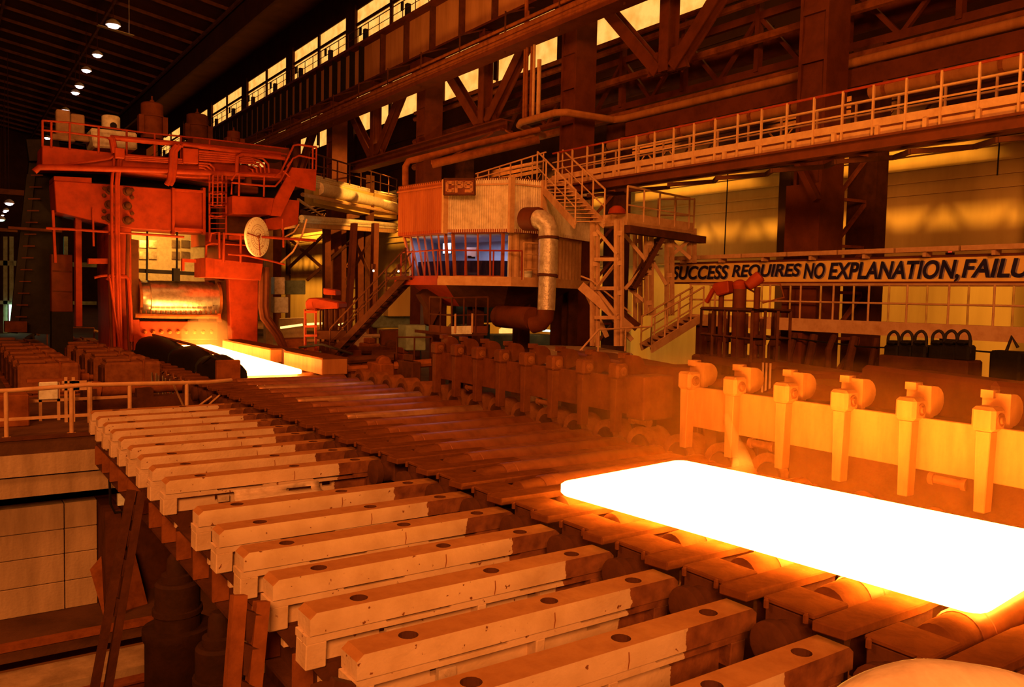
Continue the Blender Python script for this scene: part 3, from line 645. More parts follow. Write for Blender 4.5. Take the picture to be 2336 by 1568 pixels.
# spindles between motors and rollers
sp = None
for i in range(13):
    y = YK(-4-i)+.66+.1
    loc = (7.15, y, -.3); lb = 'short drive spindle with flanges, %s from the near end' % ordn(i)
    if sp is None:
        sp = thing('drive_spindle', lb, 'spindle', loc, 'drive spindles between motors and rollers')
        MB().lathe((6.9,y,-.3), (1,0,0), [(0,.1),(.5,.1)], 10).build('shaft', 'bright_steel', sp, smooth=True)
        for x in (6.95, 7.3): MB().lathe((x,y,-.3), (1,0,0), [(0,.2),(.06,.2)], 12).build('flange', 'bare_iron', sp, smooth=True)
        MB().box(6.9, 7.4, y-.15, y+.15, FZ, -.48).build('pedestal', 'rust', sp)
        for q in (-.35, -.2, .3): MB().tube([(6.9+q, y+.3, FZ), (6.9+q, y+.3, -.25-.2*q)], .035, 6).build('grease_pipe', 'bright_steel', sp)
    else: clone(sp, loc, lb)
# floor clutter behind the railing
t = thing('junction_box', 'grey electrical box on a frame behind the pit railing', 'box', (2.6, 27, FZ))
a = W(88, 872, Y=27.5); b = W(132, 910, Y=27.5)
MB().box(a.x, b.x, 27.4, 27.7, b.z, a.z).build('case', 'off_white', t, bevel=.02)
MB().box(a.x-.3, b.x+.3, 27.45, 27.65, a.z, a.z+.08).build('canopy', 'rust', t)
for x in (b.x-.02, a.x): MB().box(x, x+.08, 27.5, 27.6, FZ, a.z).build('leg', 'beige_paint', t)
MB().box(a.x-.6, a.x+2.4, 27.5, 27.6, b.z-.08, b.z).build('rail', 'beige_paint', t)
t = MB().box(-.6, W(64,900,Y=27).x, 26.6, 28.2, FZ, W(60,897,Y=27).z).build('steel_box', 'rust', loc=(1, 27, FZ), bevel=.03); tag(t, 'brown steel bin standing behind the left railing post', 'bin')
for i, x_ in enumerate((150, 167)):
    p = W(x_, 880, Y=27.0); t = MB().bar((p.x,27,FZ),(p.x,27,p.z+.25),.08,.08).bar((p.x-.1,27,p.z-.1),(p.x+.35,27,p.z-.1),.08,.08).bar((p.x-.1,27,p.z+.1),(p.x+.35,27,p.z+.1),.08,.08).build('bracket_stand', 'beige_paint', loc=(p.x,27,FZ))
    tag(t, 'ladder like bracket stand behind the railing, %s' % ('left one', 'right one')[i], 'stand')
p = W(205, 920, Y=26.6); t = MB().tube([(p.x,26.6,FZ),(p.x,26.6,.25)], .07, 8).build('standpipe', 'beige_paint', loc=(p.x,26.6,FZ), smooth=True); tag(t, 'upright pipe behind the far end of the skid beams', 'pipe')
t = MB().tube([W(212,888,Y=29),W(230,893,Y=29),W(440,880,Y=30)], .17, 10).tube([W(205,890,Y=29),W(228,892,Y=29)], .3, 10).build('water_main', 'rust', loc=W(300,890,Y=29), smooth=True); tag(t, 'thick brown pipe lying between the railing and the motors', 'pipe')
t = MB().box(3.3, 7.2, 28.8, 29.4, FZ, -.55).box(3.6, 4.0, 28.7, 29.3, -.55, -.2).box(5.2, 5.7, 28.8, 29.3, -.55, -.28).build('pipe_bench', 'dark_rust', loc=(5.5, 29, FZ)); tag(t, 'dark low bench carrying the brown pipe', 'bench')
for i, (a, b) in enumerate((((396,878),(418,926)),((455,925),(487,902)),((475,925),(507,897)))):
    t = MB().tube([W(*a,Y=25.6), W(*b,Y=26.0)], .03, 6).build('loose_rod', 'beige_paint', loc=W(*b,Y=26)); tag(t, 'thin loose rod leaning by the railing end, %s' % ('left one','middle one','right one')[i], 'rod')
# worker with a white helmet bending among the motors
bx, by = W(70, 800, Y=50).x, 50.4
def skin_fig(name, pts, edges, rad, mt, parent, root=0, sub=2):
    me = bpy.data.meshes.new(name); org = ORG[parent.name]
    me.from_pydata([V(p)-org for p in pts], edges, []); o = bpy.data.objects.new(name, me); COL.objects.link(o); o.parent = parent; ORG[o.name] = org
    sk_ = o.modifiers.new('skin', 'SKIN'); sk_.use_smooth_shade = True
    for i, r in enumerate(rad): me.skin_vertices[0].data[i].radius = (r, r)
    me.skin_vertices[0].data[root].use_root = True
    ss = o.modifiers.new('sub', 'SUBSURF'); ss.levels = sub; ss.render_levels = sub; me.materials.append(M[mt]); return o
w = thing('person', 'person in a white helmet and dark clothes bending over behind the drive motors', 'person', (bx, by, FZ))
B = lambda x, y, z: (bx+x, by+y, FZ+z)
skin_fig('body', [B(-.3,0,.92),B(-.15,0,1.12),B(.05,0,1.3),B(.2,0,1.38),B(.28,0,1.42), B(-.38,-.11,.86),B(-.2,-.12,.47),B(-.42,-.12,.08),B(-.26,-.13,.05), B(-.38,.11,.86),B(-.22,.12,.47),B(-.42,.12,.08),B(-.26,.13,.05),
   B(.12,-.2,1.32),B(.2,-.26,1.02),B(.42,-.2,.86),B(.5,-.19,.82), B(.12,.2,1.32),B(.22,.26,1.03),B(.45,.2,.9),B(.53,.19,.86)],
   [(0,1),(1,2),(2,3),(3,4),(0,5),(5,6),(6,7),(7,8),(0,9),(9,10),(10,11),(11,12),(2,13),(13,14),(14,15),(15,16),(2,17),(17,18),(18,19),(19,20)],
   [.17,.16,.19,.1,.06,.11,.085,.055,.05,.11,.085,.055,.05,.075,.055,.045,.04,.075,.055,.045,.04], 'work_cloth', w)
hd = MB().lathe(B(.4,0,1.31), (-.15,0,1), [(0,.03),(.03,.075),(.1,.1),(.17,.105),(.22,.095)], 12).build('head', 'skin', w, smooth=True)
MB().lathe(B(.375,0,1.47), (.1,0,1), [(0,.165),(.02,.16),(.03,.135),(.09,.125),(.14,.085),(.165,.02)], 16).build('helmet', 'white_helmet', w, smooth=True)
# dark tall structure left of the mill
t = thing('inclined_tower', 'dark sloping steel tower with ladder left of the red mill stand', 'tower', (3, 46, FZ))
a0, a1 = W(45,760,Y=46), W(92,330,Y=46)
MB().bar(W(72,760,Y=46.5), W(108,380,Y=46.5), 1.6, .8, (0,1,0)).build('leg', 'near_black', t)
MB().bar(W(30,760,Y=46), W(70,400,Y=46), .35, .4, (0,1,0)).build('leg', 'near_black', t)
MB().bar(W(62,345,Y=46), W(135,345,Y=46), .8, 1.0).build('head_frame', 'near_black', t)
for k in range(14):
    q = k/13; MB().bar(W(32+38*q,750-350*q,Y=45.8), W(58+40*q,750-350*q,Y=45.8), .06, .06).build('rung', 'dark_rust', t)
MB().bar(W(18,520,Y=45.5), W(140,528,Y=45.5), .5, .12).build('landing', 'dark_rust', t)
MB().bar(W(10,745,Y=45.5), W(60,745,Y=45.5), .9, .5).build('base', 'dark_rust', t)
t = thing('dark_cabinet', 'tall brown drive cabinet under the mill cross beam on its left', 'cabinet', (5, 45, FZ))
a, b = W(116,580,Y=45.5), W(166,712,Y=45.5)
MB().box(a.x, b.x, 45.4, 46.6, b.z, a.z).build('case', 'brown_paint', t, bevel=.03)
for q in (.35, .7): MB().box(a.x+.05, b.x-.05, 45.36, 45.41, b.z+(a.z-b.z)*q, b.z+(a.z-b.z)*q+.05).build('door_seam', 'dark_rust', t)
MB().box(a.x, b.x, 45.4, 46.4, FZ, b.z).build('plinth', 'near_black', t)
t = thing('service_railing', 'low rail frame behind the motors before the mill', 'railing', (6, 52, FZ))
railing(t, [W(108,800,Y=52.5), W(215,800,Y=52.5)], 1.3, 1, (), .04, 'rust'); MB().tube([W(215,755,Y=52.3),W(245,762,Y=52),W(262,790,Y=51.5)], .08, 8).build('hose', 'beige_paint', t, smooth=True)
for i, (a, b) in enumerate((((0,430),(60,447)),((0,520),(40,530)))):
    p, q = W(*a,Y=100), W(*b,Y=100); t = MB().box(p.x-10, q.x, 100, 101, q.z, p.z).build('bridge_girder', 'purlin', loc=(p.x, 100, q.z)); tag(t, ['brown crane bridge across the left aisle far behind', 'lower brown beam across the left aisle far behind'][i], 'girder')
t = thing('aisle_posts', 'thin dim posts and pipes lit at the far left behind the dark tower', 'frame', W(20,700,Y=80))
for px in (12, 26, 90, 150): MB().bar(W(px,760,Y=80), W(px,540,Y=80), .3, .3).build('post', 'green_grey', t)
MB().bar(W(-10,600,Y=80), W(220,605,Y=80), .3, .4).bar(W(-10,690,Y=80), W(220,692,Y=80), .3, .3).build('cross_rail', 'green_grey', t)
for i, (px, py) in enumerate(((90,555),(90,605),(90,672),(26,720))):
    p = W(px, py, Y=80); t = MB().box(p.x-.18, p.x+.18, 79.6, 79.86, p.z-.9, p.z+.9).build('work_light', 'lamp_bulb_green', loc=p); tag(t, 'faint greenish strip light behind the dark tower, %s from the top' % ordn(i), 'lamp')
# ---- machinery in the pit
def pit_motor(x, y, r, zt, label):
    t = thing('pit_pump', label, 'pump', (x, y, -7.6))
    MB().lathe((x,y,-7.6), (0,0,1), [(0,r*1.1),(.1,r*1.1),(.12,r),(zt+7.6-1.6,r),(zt+7.6-1.5,r*1.08),(zt+7.6-1.35,r*1.08)], 24).build('casing', 'pit_shaded_iron', t, smooth=True)
    MB().lathe((x,y,zt-1.35), (0,0,1), [(0,r*.72),(.25,r*.72),(.26,r*.78),(.35,r*.78),(.36,r*.7),(.8,r*.7),(.85,r*.62)], 20).build('upper_body', 'pit_shaded_iron', t, smooth=True)
    MB().lathe((x,y,zt-.5), (0,0,1), [(0,r*.5),(.12,r*.5),(.14,r*.35),(.4,r*.32),(.5,r*.2)], 16).build('top_cap', 'pit_shaded_iron', t, smooth=True)
    MB().tube([(x+r,y,zt-2.2),(x+r*1.5,y,zt-2.2),(x+r*1.6,y,-7.6)], .12, 8).build('side_pipe', 'pit_shaded_iron', t, smooth=True)
p = W(405, 1262, Y=15.5); pit_motor(p.x, 15.5, .56, p.z, 'dark upright pump in the pit, the taller one')
p = W(500, 1395, Y=12.6); pit_motor(p.x, 12.6, .5, p.z, 'dark upright pump in the pit beside the ladder shaped stand')
t = thing('pit_beam', 'dusty steel rail laid across the pit floor under the wall', 'beam', (2, 22, -6.6)); MB().ibeam((-10,21.4,-6.75), (4.6,21.4,-6.75), .4, .3, .05).build('rail', 'rust', t); MB().box(-10, 4.6, 20.4, 21.2, -7.6, -7.1).build('sleeper', 'concrete', t)
t = MB().box(-10, 3.6, 17, 20.2, -7.6, -7.3).build('pit_step', 'concrete_floor', loc=(0, 18, -7.6)); tag(t, 'low dusty step on the pit floor at the left', 'step')
t = thing('wall_conduit', 'thin dark conduit with a small white box on the pit wall', 'conduit', W(248,1100,Y=24.3)); MB().tube([W(246,1010,Y=24.2),W(252,1150,Y=24.2),W(262,1170,Y=24.2),W(300,1165,Y=24.2)], .035, 6).build('pipe', 'near_black', t, smooth=True)
a, b = W(268,1128,Y=24.3), W(284,1152,Y=24.3); MB().box(a.x, b.x, 24.25, 24.4, b.z, a.z).build('box', 'off_white', t)
t = MB().prism([W(205,1300,Y=24.9),W(230,1270,Y=24.9),W(262,1400,Y=24.4),W(240,1420,Y=24.4)], (.9,.3,0)).build('scrap_panel', 'rust', loc=W(230,1350,Y=24.9)); tag(t, 'rusty panel leaning at the right end of the pit wall', 'panel')
# ---- near handrail at the lower right corner of the view
t = thing('near_rail', 'pale rounded rail right in front of the camera at the lower corner', 'rail', D(2130, 1600, 1.35))
MB().tube([*smooth_path([D(1815,2050,1.28), D(1870,1800,1.3), D(1960,1655,1.33), D(2090,1596,1.37), D(2220,1602,1.4), D(2340,1628,1.43), D(2500,1690,1.48), D(2800,1850,1.55)], 6)], .062, 28).build('tube', 'cream_paint', t, smooth=True)
# ================================================================== THE MILL STAND
MY = 44.0
ms = thing('mill_stand', 'huge red painted rolling mill stand with a shining roll in its opening', 'mill', (9.8, 46, FZ))
def wm(px, py, Y=MY): return W(px, py, Y=Y)
def plate(name, pts, depth, Y=MY, mt='red_paint', parent=None, bevel=.0, **k):
    return MB().prism([wm(x, y, Y) for x, y in pts], (0, depth, 0)).build(name, mt, parent or ms, bevel=bevel, **k)
def pipe(pts, r=.05, Y=MY-.2, name='pipe', mt='red_paint', parent=None, n=8):
    return MB().tube([wm(x, y, Y) for x, y in pts], r, n).build(name, mt, parent or ms, smooth=True)
plate('left_housing', [(246,505),(299,515),(302,800),(250,800)], 3.5, bevel=.04)
plate('right_housing', [(522,636),(590,638),(588,800),(528,800)], 3.5, bevel=.04)
plate('right_housing', [(468,530),(600,530),(600,640),(500,640),(500,560),(468,560)], 3.0, MY+1.2)
cb = plate('cross_beam', [(123,412),(212,418),(395,432),(470,440),(470,532),(305,522),(246,512),(128,483)], 2.2, MY-.1, bevel=.03)
plate('beam_cap', [(123,402),(209,406),(209,418),(123,412)], 2.0, MY-.05, parent=cb)
for x0, x1 in ((393,399),(463,469)): plate('flange', [(x0,428),(x1,429),(x1,536),(x0,533)], .5, MY-.35)
plate('lower_flange', [(398,519),(464,523),(464,529),(398,525)], .45, MY-.4); plate('upper_flange', [(398,430),(464,435),(464,440),(398,435)], .45, MY-.4)
for i, (px, py) in enumerate(((238,430),(237,446),(237,482),(236,497),(301,434),(301,451),(301,487),(301,503))):
    p = wm(px, py, MY-.12); MB().lathe(p, (0,-1,0), [(0,.1),(.08,.1),(.1,.06)], 6).build('bolt', 'dark_rust', ms)
for px, py in ((251,434),(249,467),(250,498),(291,437),(290,470),(290,503)):
    p = wm(px, py, MY-.12); MB().lathe(p, (0,-1,0), [(0,.22),(.06,.22),(.07,.14),(.3,.13),(.33,.08)], 10).build('tie_bolt', 'dark_rust', ms, smooth=True)
plate('post', [(172,490),(186,493),(188,745),(174,745)], .6, MY+.6); plate('post', [(118,480),(124,480),(130,600),(124,600)], .3, MY-.1)
plate('bracket', [(202,590),(254,590),(254,602),(202,602)], .5, MY-.4); plate('post', [(210,476),(214,476),(216,562),(212,562)], .2, MY-.2)
pipe([(105,521),(170,524),(255,530),(420,541)], .06, MY-.5, 'cross_pipe')
# upper platform
pf = plate('platform_girder', [(96,331),(252,348),(500,368),(662,390),(650,412),(420,405),(250,385),(96,380)], 4.5, MY-.6, bevel=.03)
plate('platform_girder', [(260,386),(540,408),(540,420),(470,417),(380,402),(260,392)], 3, MY+.2, 'red_paint')
plate('undercroft', [(130,382),(640,405),(640,470),(470,440),(395,432),(210,416),(130,402)], 1.5, MY+1.8, 'near_black')
pipe([(78,392),(90,382),(120,382),(300,387),(520,396),(640,402)], .14, MY-.9, 'main_pipe', n=10)
pipe([(130,379),(200,370),(250,362),(258,357)], .06, MY-.8)
for px in (262, 272, 277): pipe([(px-2,350),(px-2,386),(px-5,395),(px-7,420),(px-7,530),(px-5,640),(px,800)], .07, MY-.7, 'riser_pipe')
for px in (252, 292): pipe([(px,536),(px-2,640),(px+4,800)], .09, MY-.5, 'riser_pipe', 'brown_paint')
pipe([(245,640),(250,630),(288,632),(293,640),(297,700),(300,780)], .1, MY-.6, 'hoop_pipe')
pipe([(250,635),(262,720),(275,800)], .05, MY-.8, 'thin_pipe'); pipe([(215,634),(230,630),(245,629)], .06, MY-.7, 'thin_pipe')
for (x0, y0, x1, y1) in ((262,336,285,361),(418,337,453,373)):
    plate('control_box', [(x0,y0),(x1,y0+3),(x1,y1+1),(x0,y1-1)], .5, MY-1.1, bevel=.03)
for k in range(5): pipe([(453,345+5*k),(560+8*k,354+5*k),(600-9*k,362+5*k),(612-9*k,375+3*k),(614-9*k,395)], .06, MY-.95, 'conduit')
for k in range(3): pipe([(285,356+4*k),(418,364+4*k)], .05, MY-.9, 'conduit')
for k in range(3): pipe([(453,372+5*k),(478-6*k,374+5*k),(488-6*k,383+5*k),(490-6*k,398)], .06, MY-.95, 'conduit')
for px in (392, 400): pipe([(px+10,332),(px,345),(px-2,385),(px-6,412),(px-12,422)], .13, MY-1.0, 'hose')
pipe([(250,312),(256,318),(262,350)], .16, MY-.9, 'elbow_pipe'); pipe([(252,314),(400,328),(640,352)], .13, MY-.8, 'upper_pipe')
pipe([(414,335),(418,330),(640,358)], .1, MY-1.0, 'upper_pipe'); pipe([(540,398),(541,358),(552,352),(600,356),(650,362)], .1, MY-1.1, 'upper_pipe')
# top railing
for q in (0, 1): pipe([(96,275+22*q),(160,280+23*q),(330,303+23*q),(470,317+20*q),(655,340+12*q)], .045, MY-.6, ('top_rail','mid_rail')[q])
for px in (97,117,159,225,289,353,413,478): y_ = 275+(px-97)*.117; pipe([(px,y_),(px,y_+60)], .05, MY-.6, 'rail_post')
# gear on the roof of the stand
def drum(px, pt, pb, w_, Y, mt, label, cat, lid=True):
    c = wm(px, pb, Y); tp = wm(px, pt, Y); r = (wm(px+w_/2, pb, Y)-c).length; h = tp.z-c.z
    t = thing(cat.replace(' ', '_'), label, cat, c)
    MB().lathe(c, (0,0,1), [(0,r*.98),(h*.6,r*.98),(h*.61,r*1.04),(h*.66,r*1.04),(h*.67,r*.96),(h*.96,r*.96),(h,r*.8)], 22).build('casing', mt, t, smooth=True)
    MB().lathe((c.x,c.y,c.z+h), (0,0,1), [(0,r*.2),(h*.08,r*.2),(h*.1,r*.08),(h*.2,r*.07)], 10).build('cap', mt, t, smooth=True)
    for s in (-1, 1): MB().box(c.x+s*r*1.02-.12, c.x+s*r*1.02+.12, c.y-.4, c.y+.1, c.z+h*.1, c.z+h*.62).build('lug', mt, t)
    return t
drum(347, 236, 318, 52, MY+2.2, 'guard_dimmed', 'tall red upright motor on top of the mill stand', 'motor')
drum(450, 262, 330, 50, MY+3.2, 'dark_rust', 'shorter dark red upright motor on top of the mill stand', 'motor')
drum(533, 300, 345, 30, MY+2.2, 'brown_paint', 'small dark drum on top of the mill toward the crane girder', 'drum')
t = thing('screwdown_gear', 'stained whitish gear case on top of the mill stand', 'gearbox', wm(260, 335, MY+.8))
MB().prism([wm(206,291,MY+.6),wm(313,303,MY+.6),wm(314,342,MY+.6),wm(214,336,MY+.6)], (0,2.2,0)).build('case', 'off_white', t, bevel=.08)
c = wm(253, 293, MY+1.6); MB().lathe(c, (0,0,1), [(0,.42),(.55,.42),(.6,.36)], 18).build('turret', 'off_white', t, smooth=True); MB().lathe(c+V((.05,-.4,.08)), (0,-1,0), [(0,.16),(.04,.16)], 12).build('port', 'near_black', t)
for i, px in enumerate((145, 178)):
    c = wm(px, 322, MY+1.5); t = MB().box(c.x-.3, c.x+.3, c.y, c.y+.6, c.z, c.z+1.3+.2*(1-i)).box(c.x-.5, c.x+.5, c.y-.1, c.y+.7, c.z, c.z+.3).build('actuator', 'grey_paint', loc=c, bevel=.05); tag(t, 'pale valve block behind the mill top rail, %s' % ('left of two','right of two')[i], 'valve')
t = MB().prism([wm(440,312,MY+1.4),wm(660,338,MY+1.4),wm(662,360,MY+1.4),wm(440,345,MY+1.4)], (0,2.5,0)).build('deck_house', 'brown_paint', loc=wm(550,345,MY+1.4)); tag(t, 'long dark red casing on the mill top behind the pipes', 'casing')
# ladder with hoops, mid platform, sloping stair
ld = thing('caged_ladder', 'red ladder with hoop cage on the mill front', 'ladder', wm(498, 545, MY-.9))
for px in (478, 516): MB().tube([wm(px,395,MY-.9),wm(px,545,MY-.9)], .05, 6).build('stile', 'red_paint', ld)
for py in (414,440,466,491): MB().tube([wm(478,py,MY-.9),wm(490,py+3,MY-1.5),wm(505,py+3,MY-1.5),wm(516,py,MY-.9)], .06, 6).build('hoop', 'red_paint', ld, smooth=True)
for k in range(12): MB().tube([wm(478,402+k*12,MY-.8),wm(516,402+k*12,MY-.8)], .03, 6).build('rung', 'red_paint', ld)
for px in (486,497,507): MB().tube([wm(px,400,MY-1.4),wm(px-1,470,MY-1.4)], .04, 6).build('cage_bar', 'red_paint', ld)
plate('apron_box', [(530,446),(628,452),(634,490),(600,490),(530,488)], 2.2, MY-1.6, bevel=.03)
plate('stair_side', [(625,456),(666,382),(722,387),(720,436),(674,425),(640,494),(618,492)], .15, MY-1.7)
plate('side_wall', [(606,500),(640,494),(655,455),(683,458),(680,512),(632,524),(606,522)], 2, MY-1.2)
plate('stair_deck', [(666,382),(722,387),(722,392),(666,388)], 2, MY-1.5)
pipe([(528,412),(538,396),(626,404),(640,394),(670,332),(680,330),(722,336)], .055, MY-1.8, 'top_rail')
pipe([(528,444),(529,417),(600,424),(628,425),(640,412),(668,362),(682,355),(722,363)], .05, MY-1.8, 'mid_rail')
for a, b in (((546,396),(545,447)),((603,400),(602,449)),((714,334),(713,386)),((722,336),(721,388)),((646,390),(662,404)),((663,370),(655,380))): pipe([a, b], .05, MY-1.8, 'rail_post')
plate('valve_block', [(562,400),(575,400),(575,425),(590,426),(590,442),(545,440),(545,420),(562,420)], .8, MY-.8, 'brown_paint', bevel=.05)
plate('inner_web', [(500,450),(530,450),(600,490),(600,560),(500,545)], .6, MY+.2, 'dark_rust')
# lower platform with its own rail
lp = plate('lower_platform', [(486,590),(600,602),(596,640),(470,632),(470,588)], 2.0, MY-2.0, bevel=.02)
plate('box_end', [(469,588),(487,590),(487,633),(469,632)], 2.2, MY-2.1)
pipe([(478,552),(482,532),(500,530),(501,590)], .06, MY-2.0, 'rail_hoop'); pipe([(470,588),(471,560),(480,556),(498,556)], .05, MY-1.9, 'rail_hoop')
pipe([(510,598),(511,533),(560,536),(600,541),(720,549)], .07, MY-2.2, 'top_rail'); pipe([(512,557),(600,562)], .035, MY-2.2, 'mid_rail'); pipe([(549,534),(549,600)], .06, MY-2.2, 'rail_post')
pipe([(520,580),(560,583),(620,596),(650,604)], .05, MY-2.3, 'hose')
pipe([(700,500),(690,535),(668,575),(640,600)], .05, MY-2, 'cable', 'beige_paint'); pipe([(682,512),(670,530),(642,545)], .04, MY-1.8, 'cable', 'beige_paint'); pipe([(645,500),(647,565)], .06, MY-2, 'rod')
for k in range(2): pipe([(598+10*k,610),(596+10*k,700),(600+10*k,725),(630+8*k,765),(648+4*k,800)], .17, MY-1.2, 'big_hose', 'brown_paint')
# roll opening
plate('left_chock', [(298,545),(316,548),(318,770),(300,770)], 2.0, MY+.3, 'dark_rust')
plate('right_chock', [(490,640),(524,640),(524,790),(498,790)], 2.0, MY+.6, 'dark_rust')
plate('back_panel', [(300,520),(475,532),(475,646),(300,640)], .2, MY+6.5, 'galvanised')
for i in range(4):
    for j in range(2): plate('louvre', [(318+22*i+30*(i>1),548+26*j),(336+22*i+30*(i>1),549+26*j),(336+22*i+30*(i>1),566+26*j),(318+22*i+30*(i>1),565+26*j)], .12, MY+6.35, 'bright_steel')
plate('upper_guard', [(300,612),(470,622),(470,630),(300,621)], .4, MY+.5, 'near_black')
plate('frame_bar', [(416,590),(472,594),(472,601),(421,598),(421,618),(416,618)], .3, MY-.3, 'red_paint')
for px in (336, 404): pipe([(px,528),(px-1,640)], .05, MY+.4, 'chain', 'near_black')
plate('hanger_block', [(396,612),(411,613),(411,642),(396,641)], .4, MY+.2, 'near_black')
a, b = wm(312, 683, MY+1.0), wm(496, 686, MY+1.0); R_ = 1.0
rl = MB().lathe(a, (1,0,0), [(0,R_*.86),(.06,R_*.9),(.5,R_*.9),(.52,R_),(b.x-a.x-.5,R_),(b.x-a.x-.48,R_*.95),(b.x-a.x-.06,R_*.95),(b.x-a.x,R_*.9)], 40).build('work_roll', 'bright_steel', ms, smooth=True)
for k, dx in enumerate((0, b.x-a.x-.1)): MB().lathe(a+V((dx-.02,0,0)), (1,0,0), [(0,R_*1.05),(.12,R_*1.05)], 40).build('roll_flange', 'rust', rl, smooth=True)
pipe([(308,720),(400,722),(500,722)], .12, MY-.3, 'spray_header', 'rust')
nz = MB()
for k in range(16):
    p = wm(322+k*11.4, 716, MY-.3); nz.lathe(p, (0,.35,1), [(0,.05),(.18,.02)], 6)
nz.build('spray_nozzle', 'rust', ms)
# fans of water thrown on the roll
fan = MB()
for k in range(15):
    p = wm(324+k*12, 714, MY-.05); fan.prism([(p.x-.03,p.y,p.z),(p.x+.03,p.y,p.z),(p.x+.14,p.y+.12,p.z+.42),(p.x-.14,p.y+.12,p.z+.42)], (0,.01,0))
fan.build('water_fan', 'window_glass', ms)['kind'] = 'stuff'
plate('lower_guide', [(318,733),(497,735),(497,775),(316,775)], .4, MY-.2, 'red_paint', bevel=.03)
for k in range(9): p = wm(330+k*19, 757, MY-.22); MB().lathe(p, (0,-1,0), [(0,.12),(.1,.1),(.2,.05)], 8).build('guide_bolt', 'rust', ms)
plate('bottom_block', [(310,770),(500,772),(500,800),(310,800)], 2, MY+.2, 'dark_rust')
plate('guide_arm', [(303,730),(318,730),(322,790),(306,800)], .4, MY-.6, 'red_paint'); plate('guide_arm', [(497,716),(503,716),(506,735),(498,735)], .3, MY-.4)
# the dial
dc = W(587, 541, Y=MY-2.4); nrm = V((.62,-.78,.02)).normalized(); sx = V((0,0,1)).cross(nrm).normalized(); sy = nrm.cross(sx)
dl = thing('gap_dial', 'round whitish dial with two thin hands hung on the mill front', 'dial', dc-V((0,0,1)))
R_ = 1.0
MB().lathe(dc, nrm, [(-.1,R_*.96),(0,R_),(.04,R_),(.05,R_*.97)], 48).build('face', 'dial_white', dl, smooth=True)
ring = MB()
for r_ in (.62, .4, .2):
    n = 40; m = len(ring.v)
    for j in range(n):
        a_ = 2*math.pi*j/n; e = sx*math.cos(a_)+sy*math.sin(a_)
        ring.v += [dc+e*(r_-.012)+nrm*.055, dc+e*(r_+.012)+nrm*.055]
    ring.f += [(m+2*j, m+2*j+1, m+(2*j+3)%(2*n), m+(2*j+2)%(2*n)) for j in range(n)]; ring.m += [0]*n
ring.build('scale_ring', 'sign_letter', dl)
tk = MB()
for j in range(30):
    a_ = 2*math.pi*j/30; e = sx*math.cos(a_)+sy*math.sin(a_); f_ = nrm.cross(e)
    for r0, r1 in ((.84,.93),(.5,.55)): tk.bar(dc+e*r0+nrm*.055, dc+e*r1+nrm*.055, .02, .012, nrm)
tk.build('tick_marks', 'sign_letter', dl)
for a_, l_ in ((-1.45,.95),(3.02,.95),(.7,.25)): e = sx*math.cos(a_)+sy*math.sin(a_); MB().bar(dc+nrm*.08-e*.08, dc+nrm*.08+e*l_, .05, .02, nrm).build('hand', 'red_paint', dl)
MB().lathe(dc+nrm*.05, nrm, [(0,.09),(.06,.08)], 12).build('hub', 'rust', dl)
MB().bar(dc-nrm*.1, dc-nrm*1.6, .2, .2).build('bracket', 'red_paint', dl)
# ================================================================== CONTROL PULPIT
CL = [(908, 33.2), (1014, 30.9), (1165, 29.9), (1238, 30.6), (1345, 34.0)]          # cladding corners: pixel column, depth
ZT, ZB, ZF = 7.32, 5.36, 3.62
def corner(px, d):
    p = D(px, 500, d); return V((p.x, p.y, 0))
CC = [corner(*c) for c in CL]
ctr = sum(CC, V())/5 + V((2.2, 3.6, 0))
pu = thing('control_pulpit', 'raised control cabin with corrugated cladding and lit slanting windows', 'cabin', (ctr.x, ctr.y, ZF))
def corrugated(a, b, z0, z1, name, pitch=.17, amp=.035, mt='galvanised'):
    d = b-a; L = d.length; e = d/L; nrm = V((e.y, -e.x, 0)); n = int(L/pitch)*4; m = MB(); m.v = []
    for i in range(n+1):
        s = i/n*L; o = amp*max(-1, min(1, 1.6*math.sin(2*math.pi*s/pitch)))
        p = a+e*s+nrm*o; m.v += [V((p.x,p.y,z0)), V((p.x,p.y,z1))]
    m.f = [(2*i, 2*i+2, 2*i+3, 2*i+1) for i in range(n)]; m.m = [0]*n
    return m.build(name, mt, pu)
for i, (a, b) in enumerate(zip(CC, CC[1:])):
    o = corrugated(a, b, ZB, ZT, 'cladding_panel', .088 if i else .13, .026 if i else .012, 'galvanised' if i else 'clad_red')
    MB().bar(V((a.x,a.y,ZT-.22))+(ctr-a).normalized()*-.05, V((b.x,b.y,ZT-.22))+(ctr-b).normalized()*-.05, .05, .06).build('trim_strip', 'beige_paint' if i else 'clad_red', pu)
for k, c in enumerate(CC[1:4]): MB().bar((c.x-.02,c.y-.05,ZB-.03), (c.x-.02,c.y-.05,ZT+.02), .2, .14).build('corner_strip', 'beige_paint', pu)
back = [CC[0]+V((5.5,5.5,0)), CC[4]+V((1.5,4.5,0))]
ring = CC+[back[1], back[0]]
MB().prism([(p.x,p.y,ZT-.05) for p in ring], (0,0,.08)).build('roof', 'brown_paint', pu)
MB().prism([(p.x,p.y,ZB+.0) for p in ring], (0,0,.12)).build('lintel', 'red_paint', pu)
fl_ = [c+(ctr-c).normalized()*.02 for c in ring]
MB().prism([(p.x,p.y,ZF-.02) for p in fl_], (0,0,.1)).build('cabin_floor', 'brown_paint', pu)
MB().prism([(p.x,p.y,ZF+.1) for p in (ring[4],ring[5],ring[6],ring[0])], (0,0,ZB-ZF-.1)).build('back_block', 'wall_dark', pu) if False else None
